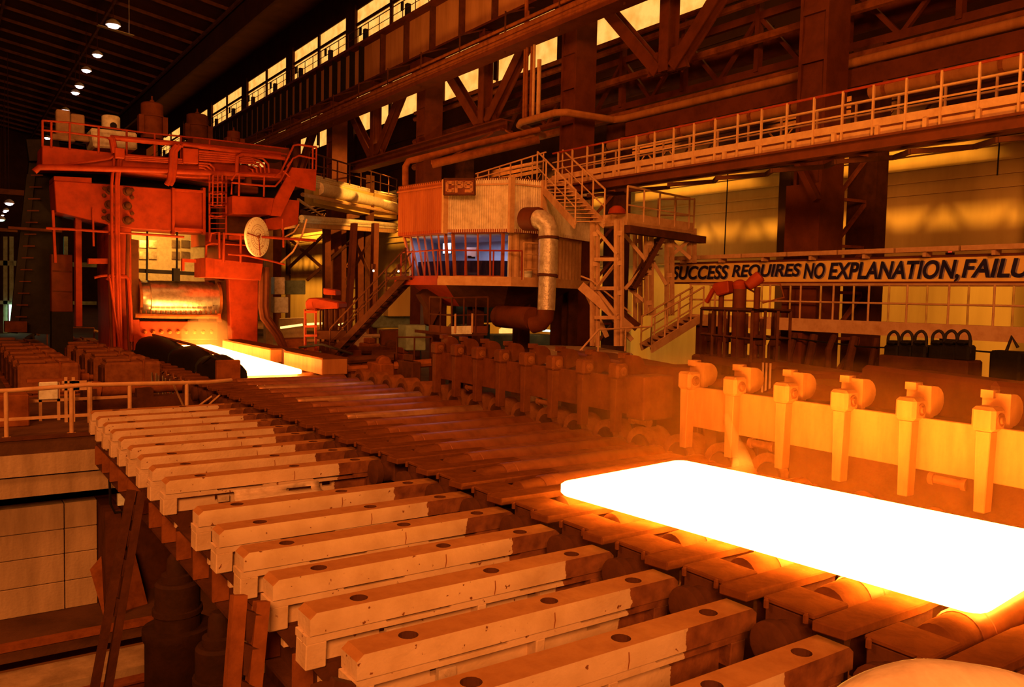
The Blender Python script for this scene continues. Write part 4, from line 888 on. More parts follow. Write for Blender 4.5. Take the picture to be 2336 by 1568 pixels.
# slanting glazing below the cladding: bottom edge pulled in
def inset(p, q): return p+(ctr-p).normalized()*q
GT = [inset(c, .25) for c in CC]; GB = [inset(c, .75) for c in CC]
GB[1] = inset(CC[1], .55); GB[2] = inset(CC[2], .3); GT[2] = inset(CC[2], .25)
def glaze(i, f0, f1, cols, zb, zt, mt='clad_red'):
    t0, t1, b0, b1 = GT[i], GT[i+1], GB[i], GB[i+1]
    P_ = lambda f, z: (lambda w_: V(((b0.lerp(b1, f)).lerp(t0.lerp(t1, f), w_).x, (b0.lerp(b1, f)).lerp(t0.lerp(t1, f), w_).y, z)))((z-ZF)/(ZB-ZF))
    for z in (zb, zt): MB().bar(P_(f0, z), P_(f1, z), .06, .07).build('window_rail', mt, pu)
    for k in range(cols+1):
        f = f0+(f1-f0)*k/cols; MB().bar(P_(f, zb), P_(f, zt), .045 if 0 < k < cols else .12, .07).build('mullion', mt, pu)
    for k in range(cols):
        fa, fb = f0+(f1-f0)*k/cols, f0+(f1-f0)*(k+1)/cols
        MB().add([P_(fa, zb), P_(fb, zb), P_(fb, zt), P_(fa, zt)], [(0,1,2,3)]).build('pane', 'window_glass', pu)
    return P_
glaze(0, .02, .97, 6, ZF+.12, ZB)
pg = glaze(1, .1, .9, 4, ZF+.12, ZB)
# solid rear and side walls under the cladding
for a, b, z0 in ((CC[2], CC[3], ZF), (CC[3], CC[4], ZF)):
    a2, b2 = inset(a, .3), inset(b, .3)
    corrugated(a2, b2, z0+.1, ZB, 'lower_wall', .3, .02, 'beige_paint')
room = [inset(c, 2.6) for c in (CC[0], CC[1])]
w0, w1, w2 = CC[0]+V((3.2,2.4,0)), CC[1]+V((3.6,3.0,0)), CC[2]+V((2.4,1.6,0))
for a, b in ((inset(CC[0], .6), w0), (w0, w1), (w1, w2), (w2, inset(CC[2], .35))):
    MB().bar((a.x,a.y,(ZF+ZB)/2+.05), (b.x,b.y,(ZF+ZB)/2+.05), .08, ZB-ZF-.1).build('inner_wall', 'room_white', pu)
MB().prism([(p.x,p.y,ZB-.05) for p in (inset(CC[0],.6), inset(CC[1],.5), inset(CC[2],.5), w2, w1, w0)], (0,0,.04)).build('inner_ceiling', 'room_white', pu)
# console desk and screens inside
dk0, dk1, dk2 = inset(CC[0], 1.3), inset(CC[1], 1.25), inset(CC[2], 1.1)
for a, b in ((dk0, dk1), (dk1, dk2)): MB().bar((a.x,a.y,ZF+.42), (b.x,b.y,ZF+.42), .7, .62).build('console', 'letter_blue', pu)
sc_ = dk0.lerp(dk1, .72); t = thing('monitor', 'bright bluish screen on the console behind the left windows of the cabin', 'screen', (sc_.x, sc_.y, ZF+.86))
e_ = (dk1-dk0).normalized(); f_ = V((e_.y,-e_.x,0)); c_ = V((sc_.x, sc_.y, ZF+1.25))
MB().bar(c_-e_*.32, c_+e_*.32, .06, .46).build('bezel', 'near_black', t); MB().bar(c_+f_*.04-e_*.29, c_+f_*.04+e_*.29, .012, .4).build('display', 'screen', t)
MB().bar(c_-V((0,0,.4)), c_-V((0,0,.2)), .08, .08).build('foot', 'near_black', t)
sc_ = dk1.lerp(dk2, .3); t = thing('desk_monitor', 'dark framed screen on the console behind the front window', 'screen', (sc_.x, sc_.y, ZF+.86)); e_ = (dk2-dk1).normalized(); c_ = V((sc_.x, sc_.y, ZF+1.08))
MB().bar(c_-e_*.25, c_+e_*.25, .06, .36).build('bezel', 'room_white', t); MB().bar(c_-V((0,0,.25)), c_-V((0,0,.15)), .3, .08).build('foot', 'near_black', t)
pp = w1.lerp(w2, .62); t = MB().bar((pp.x-.25,pp.y-.12,ZF+1.45),(pp.x+.0,pp.y-.3,ZF+1.45),.03,.3).build('wall_notice', 'green_grey', loc=(pp.x,pp.y,ZF+1.3)); tag(t, 'two small notices on the inner wall seen through the front window', 'notice')
area('cabin_light', tuple(inset(CC[1], 2.0).xy)+(ZB-.12,), tuple(inset(CC[1], 2.0).xy)+(0,), 2.2, 95, (.5,.6,1.0))
# deck, rail and lower cone
dkr = [inset(CC[0], -.1), inset(CC[1], -.55), inset(CC[2], -.55), inset(CC[3], -.35), inset(CC[4], -.1)]
for k, (a, b) in enumerate(zip(dkr, dkr[1:])):
    ia, ib = inset(a, 1.5), inset(b, 1.5)
    MB().prism([(a.x,a.y,ZF-.1),(b.x,b.y,ZF-.1),(ib.x,ib.y,ZF-.1),(ia.x,ia.y,ZF-.1)], (0,0,.1)).build('deck', 'brown_paint', pu)
    MB().bar((a.x,a.y,ZF-.07), (b.x,b.y,ZF-.07), .03, .34).build('deck_fascia', 'beige_paint' if k else 'red_paint', pu)
t = thing('cabin_railing', 'thin red handrail round the deck of the control cabin', 'railing', (dkr[1].x, dkr[1].y, ZF))
railing(t, [(p.x,p.y,ZF) for p in (dkr[0].lerp(dkr[1], .15), dkr[1], dkr[2].lerp(dkr[3], .3))], 1.05, [3, 3], (), .03, 'red_paint')
t = thing('cabin_gate', 'pale angled gate frame with a bucket beside the duct on the cabin deck', 'gate', (dkr[2].x, dkr[2].y, ZF))
a, b = dkr[2].lerp(dkr[3], .35), dkr[2].lerp(dkr[3], .95)
railing(t, [(a.x,a.y,ZF),(b.x,b.y,ZF)], 1.35, 1, (.3,.7), .035, 'beige_paint')
p = inset(a, .5); MB().lathe((p.x+.4,p.y+.2,ZF), (0,0,1), [(0,.2),(.35,.24),(.36,.2)], 14).build('bucket', 'off_white', t, smooth=True)
co = [inset(c, .6) for c in dkr]; ci = [inset(c, 2.2) for c in dkr]
for k in range(4): MB().add([(co[k].x,co[k].y,ZF-.12),(co[k+1].x,co[k+1].y,ZF-.12),(ci[k+1].x,ci[k+1].y,ZF-1.05),(ci[k].x,ci[k].y,ZF-1.05)], [(0,1,2,3)]).build('soffit', 'red_paint' if k == 0 else 'dark_rust', pu)
for px, d in ((1000, 34), (1085, 33), (1190, 33), (1300, 36)):
    p = D(px, 700, d); MB().ibeam((p.x,p.y,FZ), (p.x,p.y,ZF-.1), .5, .5, .08).build('support_column', 'dark_rust', pu)
MB().prism([(p.x,p.y,ZF-.5) for p in [inset(q, 2.0) for q in ring]], (0,0,.4)).build('floor_frame', 'dark_rust', pu)
# sign CP 9
t = thing('cabin_sign', 'dark red sign with raised letters hung on the cabin cladding', 'sign', D(1047, 440, 30.0))
a_, b_, c_, d_ = D(1013,408,30.35), D(1083,408,29.85), D(1083,445,29.85), D(1013,445,30.35)
nrm = ((b_-a_).cross(d_-a_)).normalized(); 
if nrm.dot(V((0,0,3))-a_) < 0: nrm = -nrm
MB().prism([a_,b_,c_,d_], -nrm*.1).build('board', 'sign_brown', t, bevel=.01)
for p, q in ((a_,b_),(b_,c_),(c_,d_),(d_,a_)): MB().bar(p, q, .05, .05).build('border', 'dark_rust', t)
def text(body, org, ex, ez, w_, h_, mt, name, parent, depth=.012, bold=.02, shear=0):
    """lettering lying in the plane ex/ez, left end at org, fitted to width w_ and height h_"""
    cu = bpy.data.curves.new(name, 'FONT'); cu.body = body; cu.size = 1; cu.offset = bold; cu.extrude = 0; cu.shear = shear
    tmp = bpy.data.objects.new('tmp', cu); COL.objects.link(tmp); dg = bpy.context.evaluated_depsgraph_get(); dg.update()
    me = bpy.data.meshes.new_from_object(tmp.evaluated_get(dg)); bpy.data.objects.remove(tmp)
    xs = [v.co.x for v in me.vertices]; ys = [v.co.y for v in me.vertices if True]; x0, x1 = min(xs), max(xs); y0, y1 = (0 if ',' in body else min(ys)), max(ys)
    ex, ez = V(ex).normalized(), V(ez).normalized(); en = ex.cross(ez); o0 = ORG[parent.name]
    for v in me.vertices: v.co = V(org)+ex*((v.co.x-x0)/(x1-x0)*w_)+ez*((v.co.y-y0)/(y1-y0)*h_)+en*(depth)-o0
    me.materials.clear(); me.materials.append(M[mt]); o = bpy.data.objects.new(name, me); COL.objects.link(o); o.parent = parent; ORG[o.name] = o0; return o
ex_ = (b_-a_).normalized(); ez_ = (a_-d_).normalized(); L_ = (b_-a_).length; H_ = (a_-d_).length
def glyph(strokes, u0, w_, name):
    m = MB(); h_ = H_*.56; o_ = d_+ex_*u0+ez_*(H_*.22)+nrm*.03
    for (x0, y0, x1, y1) in strokes:
        p, q = o_+ex_*(x0*w_)+ez_*(y0*h_), o_+ex_*(x1*w_)+ez_*(y1*h_); e = (q-p).normalized()*.05
        m.bar(p-e, q+e, .11, .04, nrm)
    return m.build(name, 'sign_letter', t)
glyph([(1,.95,.15,.95),(0,.85,0,.15),(.15,.05,1,.05),(1,.05,1,.2),(1,.95,1,.8)], L_*.12, .24, 'lettering')
glyph([(0,0,0,1),(.05,.95,.85,.95),(1,.88,1,.58),(.05,.5,.85,.5)], L_*.42, .24, 'lettering')
glyph([(.15,.95,.85,.95),(1,.85,1,.15),(.1,.05,.85,.05),(0,.85,0,.58),(.15,.5,.95,.5)], L_*.72, .24, 'lettering')
# air duct in front of the cabin
t = thing('air_duct', 'fat lagged air duct bending down past the cabin', 'duct', D(1245, 740, 28.6))
DD = 28.6
MB().tube([D(1200,500,DD+.6), D(1228,500,DD+.1)], .42, 16).build('outlet', 'brown_paint', t, smooth=True)
MB().tube([D(1212,500,DD+.3), D(1236,502,DD), D(1246,509,DD), D(1251,522,DD), D(1251,542,DD)], .35, 18).build('elbow', 'lagging', t, smooth=True)
for i, (y0, y1, r, x0, x1) in enumerate(((540,546,.37,1251,1251),(547,626,.34,1251,1249.5),(626,632,.37,1249.5,1249),(632,708,.31,1249,1246))):
    MB().tube([D(x0,y0,DD), D(x1,y1,DD)], r, 18).build('strap' if i in (0,2) else 'lagged_length', 'dark_rust' if i in (0,2) else 'lagging', t, smooth=True)
MB().tube([D(1246,706,DD), D(1244,724,DD), D(1234,737,DD+.1), D(1215,742,DD+.3)], .3, 18).build('lower_elbow', 'brown_paint', t, smooth=True)
MB().tube([D(1217,728,DD+.5), D(1140,722,DD+2.5)], .42, 16).build('horizontal_duct', 'brown_paint', t, smooth=True)
# box shape under the duct
a, b = W(1130,742,Z=2.0), W(1220,742,Z=2.0)
# lower inspection platform under the cabin
t = thing('inspection_platform', 'small dark railed platform under the control cabin', 'platform', D(1045, 755, 30.5))
a, b, c = D(980,755,31), D(1030,760,30), D(1112,758,30.2)
for p, q in ((a,b),(b,c)):
    n_ = V((0,1.2,0)); MB().prism([p,q,q+n_,p+n_], (0,0,-.12)).build('deck', 'dark_rust', t)
    MB().bar(p+V((0,0,.1)), q+V((0,0,.1)), .02, .26).build('toe_board', 'brown_paint', t)
MB().bar(b.lerp(c,.0)+V((-.02,-.02,.1)), b.lerp(c,.55)+V((0,-.03,.1)), .03, .3).build('white_panel', 'off_white', t)
railing(t, [a,b,c], 1.28, [2,3], (.5,), .035, 'dark_rust'); 
for p in (b.lerp(c,.08), b.lerp(c,.55)): MB().tube([p+V((0,-.05,0)), p+V((0,-.05,.7))], .04, 6).build('gate_post', 'beige_paint', t)
MB().bar((a.x+.8,a.y+1,FZ),(a.x+.8,a.y+1,a.z),.3,.3).bar((c.x-.3,c.y+1,FZ),(c.x-.3,c.y+1,c.z),.3,.3).build('leg', 'dark_rust', t)
t = thing('cantilever_arm', 'dark curved bracket arm left of the platform under the cabin', 'bracket', D(960,740,33)); MB().prism([D(958,672,33),D(975,660,33),D(1010,668,33),D(1008,700,33),D(985,745,33),D(978,740,33),D(975,700,33)], (0,.4,0)).build('arm', 'dark_rust', t)
# ------------------------------------------------------------------ dark stair left of the cabin
def stair(t, a, b, width, n, mt, rail_mt, h=1.05, side='y', rails=(0,1), mids=(.5,), tread='plate'):
    """a = bottom, b = top (centre line of one stringer); width vector gives the other stringer"""
    a, b, w_ = V(a), V(b), V(width)
    for s in (0, 1): MB().bar(a+w_*s, b+w_*s, .06, .26).build('stringer', mt, t)
    for k in range(n):
        p = a.lerp(b, (k+.6)/n); d = (b-a); d.z = 0; d = d.normalized()*.14
        MB().prism([p-d,p+d,p+d+w_,p-d+w_], (0,0,.03)).build('tread', rail_mt if tread == 'light' else mt, t)
    for s in rails:
        railing(t, [a+w_*s, b+w_*s], h, 4, mids, .03, rail_mt)
st_a = D(765, 800, 33.5); st_b = D(925, 630, 32.2)
st_a = D(752, 812, 33.5)
t = thing('cabin_stair', 'dark steel stair climbing from the table up to the cabin deck', 'stair', st_a)
stair(t, st_a, st_b, (.75,.75,0), 14, 'dark_rust', 'dark_rust', 1.1)
MB().bar(st_b+V((-.3,0,-.1)), st_b+V((1.0,1.0,-.1)), 1.0, .1).build('landing', 'dark_rust', t)
for i, (px, py) in enumerate(((852,620),(909,621))):
    p = D(px, py, 32); t = thing('stair_lamp', 'tiny bright lamp on the cabin stair rail, %s' % ('lower one','upper one by the cabin corner')[i], 'lamp', p)
    MB().lathe(p, (0,0,1), [(0,.02),(.03,.035),(.07,.02)], 8).build('bulb', 'lamp_warm', t); MB().bar(p+V((0,0,.1)), p+V((0,0,.3)), .14, .1).build('hood', 'dark_rust', t)
# red machine head on a stand beside the stair
t = thing('gauge_stand', 'red hooded gauge on a frame stand at the foot of the dark stair', 'gauge', D(738, 790, 34))
d_ = 34
MB().prism([D(695,690,d_),D(703,680,d_),D(722,679,d_),D(724,700,d_),D(720,710,d_),D(697,708,d_)], (.6,.6,0)).build('hood', 'red_paint', t, bevel=.05)
MB().prism([D(708,690,d_),D(720,679,d_),D(772,690,d_),D(772,704,d_),D(712,706,d_)], (.7,.7,0)).build('body', 'red_paint', t, bevel=.05)
MB().prism([D(737,657,d_),D(766,662,d_),D(766,674,d_),D(737,672,d_)], (.4,.4,0)).build('cover', 'red_paint', t, bevel=.03)
for px in (696, 720): MB().bar(D(px,706,d_), D(px,800,d_), .08, .08).build('post', 'red_paint', t)
for py in (712, 745, 766): MB().bar(D(694,py,d_-.1), D(724,py,d_-.1), .06, .09).build('cross_bar', 'red_paint', t)
for px in (731, 742, 752, 765, 777): MB().bar(D(px,706,d_+.4), D(px,800,d_+.4), .07, .07).build('rear_post', 'dark_rust', t)
MB().prism([D(718,755,d_),D(790,756,d_),D(790,776,d_),D(718,774,d_)], (.5,.8,0)).build('base_box', 'dark_rust', t)
# ------------------------------------------------------------------ bridge from mill to the far wall and things lit behind
t = thing('pipe_bridge', 'yellow lit pipe bridge carrying ducts and pipes from the mill past the cabin', 'bridge', D(800, 500, 55))
def bp(px, py): return D(px, py, 47+(px-690)*.105)
def quad(name, pts, mt, th=.3): MB().prism([bp(*p) for p in pts], (.0, th, 0)).build(name, mt, t)
quad('side_plate', [(690,440),(905,478),(905,500),(690,492)], 'wall_sheet', 1.0) if False else None
quad('bottom_beam', [(690,503),(905,521),(905,532),(690,518)], 'beige_paint', .6)
MB().tube([bp(688,497), bp(905,514)], .17, 8).build('pipe', 'galvanised', t, smooth=True); MB().tube([bp(688,505), bp(905,521)], .09, 8).build('pipe', 'galvanised', t, smooth=True)
quad('duct_side', [(715,412),(905,452),(905,500),(860,494),(715,462)], 'wall_sheet', 1.5)
MB().tube([bp(725,430), bp(865,462), bp(905,476)], .42, 10).build('duct', 'galvanised', t, smooth=True)
for k in range(6): MB().tube([bp(712,400+5*k), bp(860,437+4*k), bp(905,446+4*k)], .07, 6).build('pipe', 'galvanised', t, smooth=True)
MB().tube([bp(690,444), bp(905,488)], .12, 8).build('pipe', 'beige_paint', t, smooth=True)
rl_ = [bp(705,400), bp(905,446)]; railing(t, rl_, 1.35, 8, (.5,), .05, 'dark_rust')
quad('underside', [(690,478),(745,500),(905,510),(690,502)], 'dark_rust', .4)
MB().bar(bp(680,455), bp(740,497), .12, .12).build('brace', 'beige_paint', t)
for i, (px, w_, d, lean) in enumerate(((612,16,52,0),(745,14,56,0),(762,30,60,0),(790,10,50,-18),(850,12,58,-6),(820,14,62,0))):
    p, q = D(px, 790, d), D(px-lean, 510, d); t = MB().bar(p, q, w_*d/FPX, .5, (0,1,0)).build('bridge_post', 'beige_paint' if i == 0 else 'brown_paint', loc=p)
    tag(t, 'steel post under the pipe bridge, %s from the mill' % ordn((0,1,2,3,5,4)[i]), 'post', 'posts under the pipe bridge')
t = thing('bridge_bracing', 'dark crossed braces between the posts under the pipe bridge', 'brace', D(800,650,60))
for a, b in (((655,540),(745,620)),((745,530),(660,610)),((800,530),(850,640)),((850,540),(790,640)),((700,640),(790,560))): MB().bar(D(*a,59), D(*b,59), .22, .2).build('brace', 'dark_rust', t)
for i, (x0,y0,x1,y1,d,mt,lb) in enumerate(((648,640,697,672,50,'green_grey','greenish rectangular panel beside the mill'),(626,632,650,672,48,'lagging','crumpled pale sack like cover right of the mill housing'),(626,678,658,714,48,'off_white','pale control box with a round port right of the mill'),(926,742,972,800,33,'green_grey','green grey electrical cabinet left of the small platform'),(885,655,948,722,55,'wall_sheet','pale yellow lit sheet panel under the cabin stair'))):
    p, q = D(x0,y0,d), D(x1,y1,d); t = MB().prism([D(x0,y0,d),D(x1,y0,d),D(x1,y1,d),D(x0,y1,d)], (.1,.9,0)).build(['wall_panel','wrapped_unit','control_box','electric_cabinet','sheet_panel'][i], mt, loc=D((x0+x1)/2,y1,d), bevel=.03); tag(t, lb, ['panel','cover','box','cabinet','panel'][i])
# hot plates and grey machines lying in the distance beyond the mill
for i, (x0,y0,x1,y1,d) in enumerate(((640,748,690,741,56),(690,741,735,738,58),(752,745,785,739,60),(850,735,885,728,58))):
    t = MB().tube([D(x0,y0,d), D(x1,y1,d)], .09, 6).build('hot_bar', 'hot_scrap', loc=D(x0,y0,d)); tag(t, 'thin glowing bar edge far behind the stair, %s from the mill' % ordn(i), 'bar')
for i, (x0,y0,x1,y1,d,mt) in enumerate(((635,728,700,790,57,'beige_paint'),(850,722,960,748,56,'green_grey'),(790,770,850,800,45,'grey_paint'),(870,755,925,790,45,'brown_paint'),(640,775,700,800,45,'rust'),(955,715,985,760,50,'green_grey'))):
    t = MB().prism([D(x0,y0,d),D(x1,y0-2,d),D(x1,y1,d),D(x0,y1,d)], (.6,1.6,0)).build('machine_block', mt, loc=D((x0+x1)/2,y1,d), bevel=.06); tag(t, ['beige low machine right of the mill base','long greenish machine under the sheet panel','grey block right of the stair foot','brown block behind the far bearings','rusty block beside the mill hoses','greenish block left of the cabin platform'][i], 'machine')
# greenish lit corner behind the duct
t = thing('green_pipework', 'pipes and rails lit green in the gap right of the air duct', 'pipework', D(1300, 780, 44))
for k, (x, y0, y1) in enumerate(((1282,735,790),(1287,735,790),(1305,738,785),(1311,738,785),(1318,745,785),(1296,690,735),(1332,690,730))): MB().tube([D(x,y0,44), D(x-1,y1,44), (D(x-1,y1,44).x, D(x-1,y1,44).y, FZ)] if k < 5 else [D(x,y0,44), D(x-1,y1+20,44)], .06 if k < 5 else .04, 6).build('pipe', 'off_white', t)
for y in (705, 726, 700): MB().tube([D(1277,y,44), D(1330,y-6,44)], .05, 6).build('rail', 'off_white', t)
point('green_lamp', tuple(D(1300,700,42)), 60, (.45,1.0,.6), .2)
for i, (x, y, w_) in enumerate(((1160,671,6),(1060,687,22),(1100,693,8),(1145,690,10),(1170,690,6),(1250,697,10),(1290,707,8),(1220,745,8),(1278,757,8))):
    p = D(x, y, 47.7); t = MB().box(p.x-w_*.013, p.x+w_*.013, p.y, p.y+3, p.z-.05, p.z+.05).build('strip_light', 'lamp_bulb_green', loc=p); tag(t, 'small greenish light far behind the cabin legs, %s from the left' % ordn([2,0,1,3,4,6,8,5,7][i]), 'lamp')
a = D(1145,745,52); t = MB().prism([D(1142,752,52),D(1155,742,52),D(1199,742,52),D(1199,760,52),D(1142,761,52)], (0,.2,0)).build('lit_window', 'lit_pane', loc=a); tag(t, 'small pale lit opening low behind the duct', 'window')
t = MB().prism([D(1112,765,50),D(1275,765,50),D(1275,800,50),D(1112,800,50)], (0,2,0)).build('low_machine', 'dark_rust', loc=D(1190,800,50)); tag(t, 'dark machine body below the small lit opening', 'machine')
t = MB().prism([D(1040,664,48),D(1360,664,48),D(1360,730,48),D(1220,735,48),D(1140,735,48),D(1040,740,48)], (0,.6,0)).bar(D(1110,740,48.2), (D(1110,740,48.2).x,D(1110,740,48.2).y,FZ), .3, .3).bar(D(1350,720,48.2), (D(1350,720,48.2).x,D(1350,720,48.2).y,FZ), .3, .3).build('back_screen', 'near_black', loc=D(1200,735,48)); tag(t, 'dark panelling behind the cabin legs', 'panel')

CL_ = [('pipe','rust',(660,800),(760,792),40,.14),('pipe','dark_rust',(700,830),(900,815),33,.16),('pipe','rust',(760,845),(860,838),31,.12),('pipe','beige_paint',(640,782),(740,776),48,.1),('pipe','dark_rust',(800,800),(960,800),40,.2),('pipe','grey_paint',(830,768),(930,764),46,.12),('pipe','rust',(900,835),(985,828),30,.15),('pipe','dark_rust',(850,815),(960,812),36,.3)]
for i, (n_, m_, a, b, d, r) in enumerate(CL_):
    t = MB().tube([D(*a,d), D(*b,d)], r, 8).build('floor_pipe', m_, loc=D(*a,d), smooth=True); tag(t, 'pipe lying on the cluttered floor left of the cabin, %s in the heap' % ordn(i), 'pipe')
for i, (x, y, w_, h_, d, m_) in enumerate(((770,800,30,34,38,'dark_rust'),(815,812,44,24,36,'brown_paint'),(860,800,36,30,40,'rust'),(905,812,30,40,36,'dark_rust'),(940,822,40,26,33,'brown_paint'),(720,812,34,22,36,'rust'),(780,838,40,18,32,'dark_rust'),(890,842,44,22,30,'rust'),(955,845,30,36,29,'dark_rust'),(835,778,26,24,46,'grey_paint'),(790,770,20,26,48,'beige_paint'))):
    p, q = D(x-w_/2,y-h_/2,d), D(x+w_/2,y+h_/2,d); m = MB().box(p.x, q.x, p.y, p.y+1.2, FZ, p.z); c_ = V(((p.x+q.x)/2, p.y+.5, p.z))
    if i % 2: m.lathe(c_+V((0,-.3,0)), (.3,1,0), [(0,.2),(.02,.26),(.7,.26),(.72,.16)], 12)
    else: m.box(p.x+.1, q.x-.2, p.y+.2, p.y+.9, p.z, p.z+.25)
    tag(m.build('gear_unit', m_, loc=(p.x,p.y,FZ), bevel=.04), 'small gear unit on the floor between mill and cabin, %s of the cluster' % ordn(i), 'machine')
t = thing('low_rail', 'low dark rail before the greenish cabinet', 'railing', D(930, 800, 31)); railing(t, [D(905,815,31), D(985,815,31)], .75, 2, (), .03, 'dark_rust')

t = thing('roof_railing', 'thin pale handrail on the cabin roof running up to the walkway', 'railing', D(1085, 405, 32.6))
for q, y0, y1 in (('top_rail',397,347),('mid_rail',407,366)): MB().tube([D(1085,y0,32.6), D(1246,y1,31.4)], .03, 6).build(q, 'beige_paint', t)
for k in range(7):
    x = 1090+k*25; d = 32.6-k*.19; p = D(x, 397-(x-1085)*.31, d); MB().tube([(p.x,p.y,7.33), p], .03, 6).build('post', 'beige_paint', t)
# ================================================================== RIGHT SIDE WALKWAYS, SIGN, STAIRS
t = thing('upper_walkway', 'long upper walkway with pale double railings crossing before the massive column', 'walkway', (19.5, 15, 7.2))
MB().box(18.95, 20.3, -2, 24.8, 7.34, 7.4).build('deck', 'brown_paint', t)
MB().box(18.9, 18.96, -2, 24.8, 7.38, 7.57).build('toe_board', 'beige_paint', t)
MB().box(18.97, 19.1, -2, 24.8, 7.17, 7.36).build('edge_beam', 'beige_paint', t); MB().box(20.1, 20.3, -2, 24.8, 7.0, 7.34).build('edge_beam', 'brown_paint', t)
MB().box(18.85, 19.3, -2, 24.8, 7.1, 7.16).box(19.0, 19.2, -2, 24.8, 6.86, 7.1).build('lower_flange', 'brown_paint', t)
for k in range(22): MB().box(18.86, 18.99, -1.5+k*1.2-.05, -1.5+k*1.2+.05, 7.12, 7.38).build('stub', 'beige_paint', t)
for k in range(13): y = -1+k*2; MB().bar((19.2,y,6.7),(20.2,y+1,6.8),.1,.12).bar((20.2,y+1,6.8),(19.2,y+2,6.7),.1,.12).build('under_brace', 'dark_rust', t)
for q, z in enumerate((1.0,.66,.4)): MB().tube([(18.93,-2,7.4+z),(18.93,24.8,7.4+z)], .035 if q == 0 else .025, 8).build('top_rail' if q == 0 else 'mid_rail', 'red_paint' if q == 0 else 'beige_paint', t, smooth=True)
for q, z in enumerate((1.0,.66,.4)): MB().tube([(20.3,-2,7.4+z),(20.3,24.8,7.4+z)], .03, 8).build('rear_rail', 'beige_paint', t, smooth=True)
for k in range(32): y = -1.6+k*.84; MB().bar((18.91,y,7.1),(18.91,y,8.4), .055, .05).build('post', 'beige_paint', t)
for k in range(22): y = -1.2+k*1.2; MB().bar((20.3,y,7.4),(20.3,y,8.4), .05, .05).build('rear_post', 'beige_paint', t)
for y in (4.4,): MB().bar((20.2,y,6.7),(23.9,y-.2,5.0),.18,.2).bar((20.2,y,6.8),(24.0,y,6.8),.2,.3).build('strut', 'brown_paint', t)
# lower walkway behind the sign
t = thing('lower_walkway', 'lower walkway with white post railings under the slogan sign', 'walkway', (23, 14, 2.5))
MB().box(22.5, 23.6, 2, 21.0, 2.4, 2.5).build('deck', 'brown_paint', t)
MB().box(22.42, 22.5, 2, 21.0, 2.12, 2.52).build('edge_beam', 'beige_paint', t); MB().box(23.5, 23.6, 2, 21, 2.15, 2.5).build('edge_beam', 'brown_paint', t)
for X, h_ in ((22.46, 1.1), (23.52, 1.1)):
    n_ = 16
    for q in (1, .5): MB().tube([(X,2,2.5+h_*q),(X,21.0,2.5+h_*q)], .03, 8).build('top_rail' if q == 1 else 'mid_rail', 'beige_paint', t, smooth=True)
    for k in range(n_+1): y = 2.2+k*1.172; MB().tube([(X,y,2.45),(X,y,2.5+h_)], .032, 8).build('post', 'beige_paint' if X < 23 else 'wall_sheet', t, smooth=True)
for y in (6.5, 11.6, 16.5, 20.5): MB().box(22.6, 23.4, y-.25, y+.25, FZ, 2.4).build('leg', 'brown_paint', t)
# slogan sign
sg = thing('slogan_sign', 'long painted board with blue slanted capitals above the lower walkway', 'sign', (23.62, 15, 3.66))
XS = 23.6
def ys(px): return W(px, 625, X=XS-.03).y
MB().box(XS, XS+.08, 8.6, ys(1522), 3.7, 4.42).build('board', 'sign_board', sg)
for z in (3.68, 4.44): MB().box(XS-.03, XS+.1, 8.6, ys(1522), z-.035, z+.035).build('frame', 'brown_paint', sg)
MB().box(XS-.03, XS+.1, ys(1522)-.02, ys(1522)+.04, 3.65, 4.47).build('frame', 'brown_paint', sg)
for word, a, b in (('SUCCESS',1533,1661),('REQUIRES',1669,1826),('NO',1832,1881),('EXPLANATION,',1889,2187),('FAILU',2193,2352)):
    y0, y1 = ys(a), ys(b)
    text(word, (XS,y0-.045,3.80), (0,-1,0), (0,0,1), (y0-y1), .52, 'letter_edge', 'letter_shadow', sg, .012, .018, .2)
    text(word, (XS,y0,3.815), (0,-1,0), (0,0,1), (y0-y1), .52, 'letter_blue', 'lettering', sg, .02, .03, .2)
y = ys(1527); k = 0
while y > 9:
    l_ = 1.9; t = MB().box(XS-.35, XS-.05, y-l_+.06, y, 4.56, 4.7).box(XS-.3, XS+.05, y-.9, y-.8, 4.42, 4.6).build('sign_light', 'beige_paint', loc=(XS, y, 4.5)); tag(t, 'trough light fitting along the top of the slogan sign, %s from the left' % ordn(k), 'lamp', 'trough lights over the slogan sign'); y -= l_; k += 1
# pipe running under the lower walkway, sagging cable
t = MB().tube([(22.4,17,1.9),(22.4,14,1.75),(22.4,11,1.85),(22.4,8,1.8),(22.4,3,1.95)], .025, 6).build('cable', 'near_black', loc=(22.4,12,1.9)); tag(t, 'thin sagging cable under the lower walkway', 'cable')
# ---- stair from lower walkway down to the machine blocks
a, b = D(1462, 792, 28.2), V((22.5, 20.9, 2.45))
t = thing('lower_stair', 'pale stair with white handrails leading down from the left end of the lower walkway', 'stair', a)
wv = V((-.55,-1.05,0))
stair(t, a, b, wv, 10, 'beige_paint', 'beige_paint', 1.05, rails=(0,1), tread='light')
b2 = a+V((-3.4,.2,-1.25)); railing(t, [a+wv*1.0+V((0,0,0)), a+wv+V((-2.2,.1,-.1)), b2+wv], .75, 2, (), .03, 'beige_paint')
